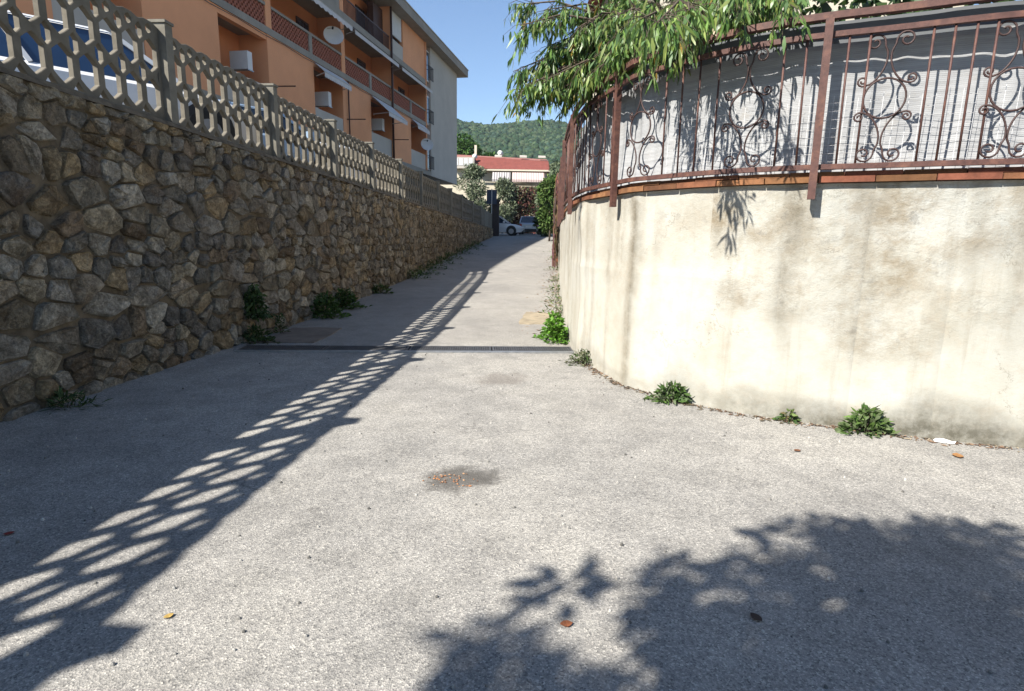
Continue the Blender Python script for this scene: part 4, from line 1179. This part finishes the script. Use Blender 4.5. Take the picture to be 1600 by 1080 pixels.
awning(35.4, 41.95, 13.32, .42, .62, 'longest pale awning rolled out above the first floor lattice balcony', False)
awning(38.75, 41.95, 10.2, .95, 1.15, 'steep white scalloped awning over the ground floor recess in middle bay')
awning(42.55, 49.0, 13.32, .42, .62, 'long pale awning above first floor balcony next to the end windows', False)
awning(45.85, 48.6, 10.2, .42, .5, 'small pale awning above ground floor recess beside the lower satellite dish')
awning(28.3, 34.7, 13.32, .5, .8, 'scalloped awning above the first floor balcony that carries the large dish')

# air conditioners
def aircon(u, w_, z, label, src=None):
    root = empty('air_conditioner', fpt(u, w_ - .22, z), math.atan2(FU.y, FU.x) + R(90), label, 'air conditioner', 'air conditioners in the loggias')
    mb = MB(); mb.box(-.42, .42, -.16, .16, 0, .72); mb.build('casing', MA['white'], root)
    mb = MB(); mb.disc((.0, -.168, .36), (0, 1, 0), .26, .012, 18); mb.build('fan_grille', MA['greyc'], root)
    mb = MB(); mb.box(-.44, -.38, -.2, .2, -.05, -.002); mb.box(.38, .44, -.2, .2, -.05, -.002); mb.build('bracket', MA['galv'], root)
    return root
aircon(26.5, -.22, 8.42, 'white air conditioner standing in the ground floor recess left of the first orange panel')
aircon(33.4, -.22, 8.42, 'white air conditioner in the ground floor recess below the short scalloped awning')
aircon(40.6, -.22, 8.45, 'pale air conditioner in the ground floor recess below the steep white awning')
# satellite dishes
def dish(u, w_, z, r_, label):
    root = empty('satellite_dish', fpt(u, w_, z), label=label, cat='satellite dish', group='satellite dishes on the apartment building')
    ax = Vector((.35, -.88, .30)).normalized(); a = ax.orthogonal().normalized(); b_ = ax.cross(a)
    vs = [Vector((0, 0, 0))]; fs = []
    for i in range(1, 5):
        for k in range(20):
            an = 2 * math.pi * k / 20; q = r_ * i / 4
            vs.append(a * q * math.cos(an) + b_ * q * math.sin(an) + ax * (.22 * r_ * (i / 4) ** 2))
    for k in range(20): fs.append((0, 1 + k, 1 + (k + 1) % 20))
    for i in range(3):
        for k in range(20): fs.append((1 + i * 20 + k, 1 + (i + 1) * 20 + k, 1 + (i + 1) * 20 + (k + 1) % 20, 1 + i * 20 + (k + 1) % 20))
    mb = MB(); mb.add(vs, fs); mb.build('reflector', MA['white'], root, smooth=True)
    mb = MB(); mb.tube([b_ * -r_ * .9 + ax * .2 * r_, ax * r_ * 1.1 - b_ * r_ * .2], .015, 5); mb.build('feed_arm', MA['greyc'], root)
    mb = MB(); mb.disc(tuple(ax * r_ * 1.12 - b_ * r_ * .2), ax, .05, .12, 10); mb.build('receiver', MA['plastic'], root)
    mb = MB(); mb.tube([Vector((0, 0, 0)), -ax * .2, Vector((-FN.x, -FN.y, 0)) * (w_ + .05) + Vector((0, 0, -.3))], .025, 6); mb.build('mount', MA['galv'], root)
    return root
dish(33.55, .25, 11.95, .52, 'larger white satellite dish on the first floor brick balcony')
dish(48.6, .25, 8.75, .50, 'lower white satellite dish beside the end windows of the apartments')

# ------------------------------------------------------------------ vehicles
def car(name, loc, rz, paint, label, glass='glass', L=4.1, W=1.72, H=1.46, kind='hatch', group=None):
    root = empty(name, loc, rz, label, 'car', group)
    hw = W / 2; xr_, xf = -L * .47, L * .53
    belt = .92; hood = .86
    st = [(xr_, .40, .62, .80, hw * .84), (xr_ + .12, .28, .62, belt + .02, hw * .94), (-L * .30, .22, .60, belt + .02, hw), (0, .22, .60, belt, hw), (L * .22, .22, .60, belt - .02, hw), (L * .40, .22, .58, hood - .04, hw * .97), (xf - .16, .26, .55, hood - .16, hw * .90), (xf, .36, .52, .62, hw * .74)]
    vs = []; fs = []; k = 8
    for (x, zb, zm, zt, y_) in st:
        vs += [(x, -y_ * .93, zb), (x, -y_, zm), (x, -y_ * .985, zt - .07), (x, -y_ * .88, zt), (x, y_ * .88, zt), (x, y_ * .985, zt - .07), (x, y_, zm), (x, y_ * .93, zb)]
    for i in range(len(st) - 1):
        for j in range(k): fs.append((i * k + j, i * k + (j + 1) % k, (i + 1) * k + (j + 1) % k, (i + 1) * k + j))
    fs += [tuple(range(k))[::-1], tuple((len(st) - 1) * k + j for j in range(k))]
    mb = MB(); mb.add(vs, fs); mb.build('body', MA[paint], root, smooth=False)
    # cabin
    b0, b1, r0, r1 = xr_ + .10, L * .27, xr_ + .38, L * .07
    if kind == 'van': r0, r1 = xr_ + .16, L * .10
    yb, yr = hw * .90, hw * .74; zb, zr = belt - .01, H
    P = [(b0, -yb, zb), (b1, -yb, zb), (b1, yb, zb), (b0, yb, zb), (r0, -yr, zr - .04), (r1, -yr, zr - .02), (r1, yr, zr - .02), (r0, yr, zr - .04)]
    mb = MB(); mb.hexa(P); mb.build('glasshouse', MA[glass], root)
    mb = MB(); rm = (r0 + r1) / 2
    mb.hexa([(r0 - .06, -yr - .02, zr - .06), (r1 + .06, -yr - .02, zr - .045), (r1 + .06, yr + .02, zr - .045), (r0 - .06, yr + .02, zr - .06), (r0, -yr * .88, zr), (r1 - .05, -yr * .88, zr + .02), (r1 - .05, yr * .88, zr + .02), (r0, yr * .88, zr)])
    mb.build('roof_panel', MA[paint], root)
    for sy in (-1, 1):
        def pl(t0, t1, w_=.035):
            mb = MB(); p0 = Vector((b0 + (b1 - b0) * t0, sy * (yb + .006), zb)); p1 = Vector((r0 + (r1 - r0) * t1, sy * (yr + .006), zr - .03)); mb.tube([p0, p1], w_, 4, True, None, 1.0)
            mb.build('pillar', MA[paint], root)
        pl(0, 0, .055); pl(1, 1, .04); pl(.42, .36, .04)
        m2 = MB(); m2.hexa([(b1 - .42, sy * (hw + .02), zb + .02), (b1 - .26, sy * (hw + .02), zb + .02), (b1 - .26, sy * (hw + .17), zb + .02), (b1 - .42, sy * (hw + .17), zb + .02), (b1 - .40, sy * (hw + .02), zb + .16), (b1 - .28, sy * (hw + .02), zb + .16), (b1 - .28, sy * (hw + .17), zb + .16), (b1 - .40, sy * (hw + .17), zb + .16)])
        m2.build('wing_mirror', MA[paint], root)
        m2 = MB(); m2.box(b0 + (b1 - b0) * .35, b0 + (b1 - b0) * .41, sy * hw - .012, sy * hw + .012, .72, .75); m2.build('door_handle', MA['plastic'], root)
        for x in (-L * .30, L * .32):
            arch = MB(); arch.disc((x, sy * (hw - .035), .36), (0, 1, 0), .385, .10, 20); arch.build('wheel_arch', MA['plastic'], root)
            wh = MB(); wh.disc((x, sy * (hw - .06), .31), (0, 1, 0), .31, .19, 20); wo = wh.build('wheel', MA['rubber'], root)
            rm_ = MB(); rm_.disc((x, sy * (hw + .035), .31), (0, 1, 0), .20, .02, 14); rm_.build('rim', MA['chrome'], wo)
        m2 = MB(); m2.hexa([(xf - .30, sy * hw * .58, .60), (xf - .10, sy * hw * .52, .60), (xf - .16, sy * hw * .84, .60), (xf - .32, sy * hw * .92, .60), (xf - .32, sy * hw * .56, .74), (xf - .16, sy * hw * .52, .70), (xf - .22, sy * hw * .84, .70), (xf - .36, sy * hw * .92, .74)]); m2.build('headlight', MA['lampw'], root)
        m2 = MB(); m2.box(xr_ - .015, xr_ + .16, sy * hw * .78 - .09, sy * hw * .78 + .09, .62, .84); m2.build('tail_light', MA['lampr'], root)
    mb = MB(); mb.box(xf - .10, xf + .03, -hw * .62, hw * .62, .26, .42); mb.build('front_bumper', MA['plastic'], root)
    mb = MB(); mb.box(xr_ - .03, xr_ + .10, -hw * .75, hw * .75, .28, .44); mb.build('rear_bumper', MA['plastic'], root)
    mb = MB(); mb.box(xr_ - .022, xr_ - .008, -.26, .26, .54, .65); mb.build('number_plate', MA['white'], root)
    return root
# white car parked askew behind the nearest panels, front wheel by the fence
hd = R(60); cxn, cyn = -4.86, 8.85
def park(y_front, xf_front, head, **kw): pass
hx, hy = math.cos(hd), math.sin(hd)
# right front wheel sits at (L*.32, -W/2)
def place_by_wheel(wx, wy, L, W, rz):
    lx, ly = L * .32, -W / 2
    return (wx - (lx * math.cos(rz) - ly * math.sin(rz)), wy - (lx * math.sin(rz) + ly * math.cos(rz)))
for (wx, wy, rz, paint, gl, label, L_, H_) in ((-4.62, 9.05, R(44), 'carw', 'blueglass', 'white car with blue tinted windows parked behind the nearest fence panels', 4.3, 1.52),
                                               (-4.20, 13.4, R(57), 'carb', 'glass', 'pale blue car behind the third fence panel from the nearest post', 4.0, 1.42),
                                               (-3.9, 18.0, R(60), 'carw', 'glass', 'white car with dark windows behind the far fence panels', 4.0, 1.44)):
    p = place_by_wheel(wx, wy, L_, 1.75, rz)
    car('parked_car', (p[0], p[1], ztop(p[1]) - .03), rz, paint, label, gl, L_, 1.75, H_, 'hatch', 'cars parked on the terrace')
zc = zroad(45.5)
car('parked_car', (-1.45, 45.4, zc), R(-6), 'carw', 'silver white car seen side on at the top of lane behind dark gate post', 'glass', 4.2, 1.72, 1.5, 'hatch', 'cars parked at the top of the lane')
car('parked_car', (1.42, 50.2, zroad(50)), R(84), 'cars', 'silver hatchback seen from behind at the top of the lane', 'glass', 4.0, 1.68, 1.45, 'hatch', 'cars parked at the top of the lane')

# ------------------------------------------------------------------ top of the lane: gate post, sign, greenery
gp = empty('gate_pillar', (-1.35, 43.0, 1.6), label='dark gate pillar at the end of the stone wall beside white car', cat='gate post')
mb = MB(); mb.box(-.26, .26, -.26, .26, -.1, 2.55); mb.build('shaft', MA['gatem'], gp)
mb = MB(); mb.box(-.32, .32, -.32, .32, 2.552, 2.7); mb.build('cap', MA['gatem'], gp)
gt = empty('side_gate', (-1.9, 42.9, 1.6), label='dark boarded side gate between stone wall end and gate pillar', cat='gate')
for k in range(4):
    mb = MB(); mb.box(-.32 + k * .16, -.32 + k * .16 + .145, -.03, .03, .02, 1.75 + .02 * (k % 2)); mb.build('board', MA['gatem'], gt)
sg = empty('street_sign', (-1.62, 42.3, zroad(42)), label='back of a dark blue rectangular sign on a grey pole above wall end', cat='sign')
mb = MB(); mb.box(-.36, .36, -.015, .015, 2.28, 3.28); mb.build('panel', MA['navy'], sg)
mb = MB(); mb.tube([(0, -.05, 0), (0, -.05, 3.34)], .032, 8); mb.build('pole', MA['galv'], sg)
mb = MB(); mb.box(-.30, .30, -.045, -.017, 2.5, 2.54); mb.box(-.30, .30, -.045, -.017, 3.02, 3.06); mb.build('clamp', MA['navy'], sg)

OL = [(.13, .165, .095), (.17, .205, .12), (.10, .135, .075), (.20, .225, .15)]
z47 = zroad(47)
def crown(n, rx, ry, z0, z1, s0, s1):
    out = []
    for _ in range(n):
        a = rnd.uniform(0, 6.28); q = math.sqrt(rnd.random()); z = rnd.uniform(z0, z1)
        f = math.sin(math.pi * min(.95, max(.12, (z - z0) / (z1 - z0) * .8 + .15)))
        s = rnd.uniform(s0, s1); out.append((rx * q * math.cos(a) * f, ry * q * math.sin(a) * f, z, s, s, s * .85))
    return out
tree('olive_tree', (-4.6, 70, zroad(70)), 7.0, crown(20, 2.25, 1.8, 1.8, 7.4, .72, 1.1), 6500, .36, OL, 'grey green olive tree behind the sign, tallest of the pair', m='olive', trunk=.16, asp=.3)
tree('olive_tree', (-1.4, 70.6, zroad(70)), 6.0, crown(16, 1.8, 1.4, 1.4, 5.8, .66, 1.0), 5200, .36, OL[1:], 'paler olive tree between the sign and the red leaved hedge', m='olive', trunk=.14, asp=.3)
tree('garden_shrub', (-4.1, 46.0, z47), 2.6, crown(8, .9, .8, .8, 2.9, .4, .6), 1800, .24, [(.05, .09, .03), (.07, .13, .04)], 'dark green shrub below corner of the apartment building', 'shrub', 'farleaf', .06)
tree('red_hedge', (1.7, 71.2, zroad(70)), 4.4, [(x, rnd.uniform(-.4, .4), z, .85, .65, .8) for x in np.arange(-2.2, 2.3, .8) for z in (.7, 1.8, 2.9, 4.0, 4.7)], 7000, .28, [(.15, .055, .05), (.19, .085, .07), (.10, .05, .04), (.09, .10, .045), (.12, .13, .06)], 'tall hedge of dark red leaves behind the silver hatchback', 'hedge', 'farleaf', .08)
tree('laurel_bush', (2.25, 37.0, zroad(37)), 3.6, crown(14, .45, 1.6, .7, 4.0, .35, .6), 4200, .20, [(.07, .13, .03), (.10, .17, .045), (.055, .10, .028), (.14, .20, .06)], 'bright green bush beside the far end of right wall', 'bush', 'farleaf', .07)
tree('garden_tree', (3.3, 46.0, zroad(46)), 6.0, crown(13, 1.3, 1.6, 1.6, 5.2, .55, .85), 4600, .25, OL[:2] + [(.13, .18, .09)], 'soft grey green tree rising behind the bright bush on right', 'tree', 'olive', .14, asp=.35)
tree('ivy_bush', (2.35, 44.0, zroad(44)), 3.0, crown(9, .5, .8, .3, 3.0, .35, .55), 2600, .2, [(.03, .055, .02), (.045, .08, .025)], 'dark shaded ivy bush beside the silver hatchback', 'bush', 'farleaf', .06)

# house with the red roof
rh = empty('red_roof_house', (-1.5, 76, zroad(76)), label='low house with long red tiled roof and striped awnings beyond the parked cars', cat='house')
H0 = rh.location
def hp(name, m, x0, x1, y0, y1, z0, z1, parent=None):
    mb = MB(); mb.box(x0, x1, y0, y1, z0, z1); shift(mb, H0).build(name, m, parent or rh); return rh.children[-1]
hp('wall', MA['cream'], -11, 4.0, 74.4, 86, 1.8, 9.95)
mb = MB(); mb.hexa([(-5.0, 73.4, 9.98), (4.35, 73.4, 9.80), (4.35, 86.5, 9.80), (-5.0, 86.5, 9.98), (-5.0, 75.2, 11.6), (4.2, 75.2, 11.15), (4.2, 85, 11.15), (-5.0, 85, 11.6)]); shift(mb, H0).build('roof', MA['roof'], rh)
mb = MB(); mb.hexa([(-11.2, 75.15, 11.62), (4.22, 75.15, 11.16), (4.22, 85, 11.16), (-11.2, 85, 11.62), (-11.2, 79.5, 12.5), (4.2, 79.5, 11.95), (4.2, 80.5, 11.95), (-11.2, 80.5, 12.5)]); shift(mb, H0).build('upper_roof', MA['roof2'], rh)
hp('gutter', MA['cream'], -5.0, 4.4, 73.28, 73.395, 9.70, 9.88)
vr = hp('veranda', MA['greyc'], -7.6, -5.02, 73.6, 78, 9.96, 11.3)
for k in range(4):
    mb = MB(); mb.box(-7.5 + k * .6, -7.5 + k * .6 + .5, 73.57, 73.598, 10.3, 11.15); shift(mb, vr.matrix_world.translation + H0).build('pane', MA['lampw'], rh)
for x in (-2.6, .6, 3.0):
    mb = MB(); mb.hexa([(x, 76.0, 11.66), (x + .9, 76.0, 11.64), (x + .9, 77.2, 11.9), (x, 77.2, 11.92), (x, 76.0, 11.84), (x + .9, 76.0, 11.82), (x + .9, 77.2, 12.08), (x, 77.2, 12.1)]); shift(mb, H0).build('skylight', MA['greyc'], rh)
ch = hp('chimney', MA['cream'], -5.4, -5.1, 79.4, 79.8, 12.3, 13.6)
for (x0, x1, m_, lab) in ((-2.75, -.55, 'stripe2', 'darker striped awning on the red roofed house, left one'), (-.30, 3.6, 'stripe1', 'wide pale pink striped awning on the red roofed house')):
    aw = empty('awning', ((x0 + x1) / 2, 73.3, 9.4), label=lab, cat='awning', group='awnings on the red roofed house')
    mb = MB(); c = aw.location
    mb.hexa([(x0, 73.35, 9.5), (x1, 73.35, 9.5), (x1, 72.1, 8.55), (x0, 72.1, 8.55), (x0, 73.35, 9.54), (x1, 73.35, 9.54), (x1, 72.1, 8.59), (x0, 72.1, 8.59)]); shift(mb, c).build('fabric', MA[m_], aw)
    mb = MB(); mb.box(x0, x1, 72.07, 72.095, 8.3, 8.57); shift(mb, c).build('valance', MA[m_], aw)
    mb = MB()
    for x in (x0 + .05, x1 - .05): mb.tube([(x, 73.3, 8.6), (x, 72.15, 8.52)], .03, 5)
    shift(mb, c).build('arm', MA['greyc'], aw)
for (x, y, z, r_, lab) in ((-1.9, 77, 12.25, .38, 'white satellite dish on the ridge of the red roof'), (-5.0, 74.2, 11.45, .32, 'white satellite dish above the white veranda')):
    root = empty('satellite_dish', (x, y, z), label=lab, cat='satellite dish', group='satellite dishes on the red roofed house')
    mb = MB(); ax = Vector((.25, -.93, .25)).normalized(); mb.tube([ax * -.06, ax * .0, ax * .08], [r_ * .35, r_ * .8, r_], 16); mb.build('reflector', MA['white'], root, smooth=True)
    mb = MB(); mb.tube([(0, 0, 0), (0, .15, -.55)], .03, 6); mb.build('mount', MA['galv'], root)
# house behind the peach tree
ch_ = empty('cream_house', (5.5, 17, 1.98), label='cream plastered house wall glimpsed behind the peach tree', cat='house')
mb = MB(); mb.box(-2.6, 6, -1, 8, 0, 7.5); mb.build('wall', MA['cream'], ch_)
mb = MB(); mb.hexa([(-3.1, -1.5, 7.52), (6.5, -1.5, 7.52), (6.5, 8.5, 7.52), (-3.1, 8.5, 7.52), (-1, 3.2, 9.2), (4.5, 3.2, 9.2), (4.5, 3.8, 9.2), (-1, 3.8, 9.2)]); mb.build('roof', MA['roof'], ch_)
w1 = MB(); w1.box(-.5, .6, -1.06, -1.002, 3.8, 5.2); wn = w1.build('window', MA['brownm'], ch_)
w1 = MB(); w1.box(-.4, .5, -1.075, -1.062, 3.9, 5.1); w1.build('pane', MA['glass'], wn)
# dark vines under the pergola behind the mat (top right)
tree('garden_vine', (4.4, 6.6, 1.98), 2.6, [(x, rnd.uniform(-.4, .4), z, .55, .5, .45) for x in np.arange(-1.6, 3.2, .6) for z in (1.3, 1.9)], 5200, .13, [(.035, .07, .02), (.05, .09, .025)], 'dark green vine growing behind the privacy mat at right', 'climbing plant', 'leaf', .05)

# ------------------------------------------------------------------ hill
def ridge(x): return 104 - .13 * (x + 15) + 6 * math.sin(x / 55.) + 3 * math.sin(x / 17.) if x > -420 else 140
def hz(x, y):
    t = (y - 150) / 400.
    if t <= 0: return 5.9
    r_ = ridge(x) - 6
    if t <= 1: s = t ** 1.25 * (1.06 - .06 * t); return 5.9 + r_ * s
    return 5.9 + r_ * max(0, 1 - ((t - 1) / 1.2) ** 2)
mb = MB(); hx_ = np.linspace(-700, 700, 71); hy_ = np.concatenate([np.linspace(148, 560, 36), np.linspace(600, 1050, 10)])
vs = [(x, y, hz(x, y)) for y in hy_ for x in hx_]; nx = len(hx_)
mb.add(vs, [(j * nx + i, j * nx + i + 1, (j + 1) * nx + i + 1, (j + 1) * nx + i) for j in range(len(hy_) - 1) for i in range(nx - 1)])
mb.build('hill', MA['hill'], kind='structure', smooth=True)
# forest: rough low-poly crowns joined into one mass
bm = bmesh.new(); bmesh.ops.create_icosphere(bm, subdivisions=2, radius=1.0)
icoV = np.array([v_.co[:] for v_ in bm.verts]); icoF = np.array([[l.index for l in f.verts] for f in bm.faces]); bm.free()
NT = 15000
yy = 190 + 400 * rng.random(NT) ** .75
xx = rng.uniform(-.27, .24, NT) * yy
keep = np.ones(NT, bool)
FV = []; FF = []; FT = []
FTI = np.array([(.03, .055, .03), (.04, .068, .033), (.025, .048, .03), (.05, .075, .04), (.035, .06, .042), (.058, .08, .045)])
for i in range(NT):
    x, y = xx[i], yy[i]; s = rng.uniform(1.2, 2.5) * (1.0 if y > 330 else .85)
    if y < 300 and rng.random() < .35: continue
    jit = 1 + rng.normal(0, .16, (len(icoV), 1)); z0 = hz(x, y)
    FV.append(icoV * jit * np.array([s, s, s * rng.uniform(.9, 1.35)]) + np.array([x, y, z0 + s * .7]))
    FF.append(icoF + len(FF) * len(icoV))
    c = FTI[rng.integers(0, 6)] * rng.uniform(.7, 1.25)
    if y < 300: c = c * .5 + np.array([.12, .14, .075]) * .5
    FT.append(np.repeat(c[None], len(icoF), 0) * rng.uniform(.8, 1.2, (len(icoF), 1)))
me = np_mesh('forest', np.concatenate(FV), np.concatenate(FF), np.concatenate(FT)); me.materials.append(MA['forest'])
link('forest', me, label='mixed green woodland covering the whole hillside', cat='woodland', kind='stuff')
DT = [(.045, .10, .022), (.06, .13, .03), (.035, .075, .02), (.085, .16, .04)]
for k, (x, y, hgt, rx, lab) in enumerate(((-9.0, 108, 15.6, 3.2, 'tallest dark green tree beside the apartment corner, above the red roof'), (-5.4, 112, 13.6, 2.7, 'bushy green tree right of the tallest one above red roof'), (-13.5, 104, 13.5, 3.4, 'dark tree half hidden behind the apartment corner'), (-2.9, 118, 11.2, 2.2, 'lower rounded tree at the right end of dark group above the roof'))):
    tree('broadleaf_tree', (x, y, zroad(y)), hgt, crown(16, rx, rx * .8, hgt * .25, hgt, 1.1, 1.8), 5200, .55, DT, lab, trunk=.3, group='dark trees above the red roof', shell=.6)
for k, (x, y, lab) in enumerate(((2.5, 128, 'pale olive tree on the slope above the red roof, left of three'), (7.5, 135, 'pale olive tree on the slope above the red roof, middle of three'), (12, 130, 'pale olive tree on the slope above the red roof, right of three'))):
    tree('olive_tree', (x, y, zroad(y)), 8, crown(12, 3.0, 2.4, 4.5, 9.5, 1.0, 1.5), 2600, .5, OL, lab, m='olive', trunk=.25, group='olive trees on the slope')
for (x, y, wd, lab) in ((8.3, 262, 7.5, 'long low white house among trees on the hillside'), (-6.9, 262, 4.0, 'small white house on hillside left of the long one')):
    z = hz(x, y) - .5; h_ = empty('hillside_house', (x, y, z), label=lab, cat='house', group='white houses on the hillside')
    mb = MB(); mb.box(-wd / 2, wd / 2, -3, 3, -1, 4.2); mb.build('wall', MA['white'], h_)
    mb = MB(); mb.hexa([(-wd / 2 - .3, -3.3, 4.202), (wd / 2 + .3, -3.3, 4.202), (wd / 2 + .3, 3.3, 4.202), (-wd / 2 - .3, 3.3, 4.202), (-wd / 2, -.3, 5.4), (wd / 2, -.3, 5.4), (wd / 2, .3, 5.4), (-wd / 2, .3, 5.4)]); mb.build('roof', MA['roof2'], h_)
    for k in range(int(wd / 1.7)):
        mb = MB(); x0 = -wd / 2 + .5 + k * 1.6; mb.box(x0, x0 + .8, -3.04, -3.002, 1.6, 3.0); mb.build('window', MA['glass'], h_)

# ------------------------------------------------------------------ air
m = bpy.data.materials.new('haze_air'); m.use_nodes = True; n = m.node_tree; n.nodes.clear()
out = n.nodes.new('ShaderNodeOutputMaterial'); pv = n.nodes.new('ShaderNodeVolumePrincipled')
pv.inputs['Color'].default_value = (.78, .88, 1.0, 1); pv.inputs['Density'].default_value = .00015; pv.inputs['Anisotropy'].default_value = .2
n.links.new(pv.outputs[0], out.inputs['Volume'])
mb = MB(); mb.box(-1620, 1620, -1620, 1620, -1.2, 190); mb.build('haze', m, kind='stuff')
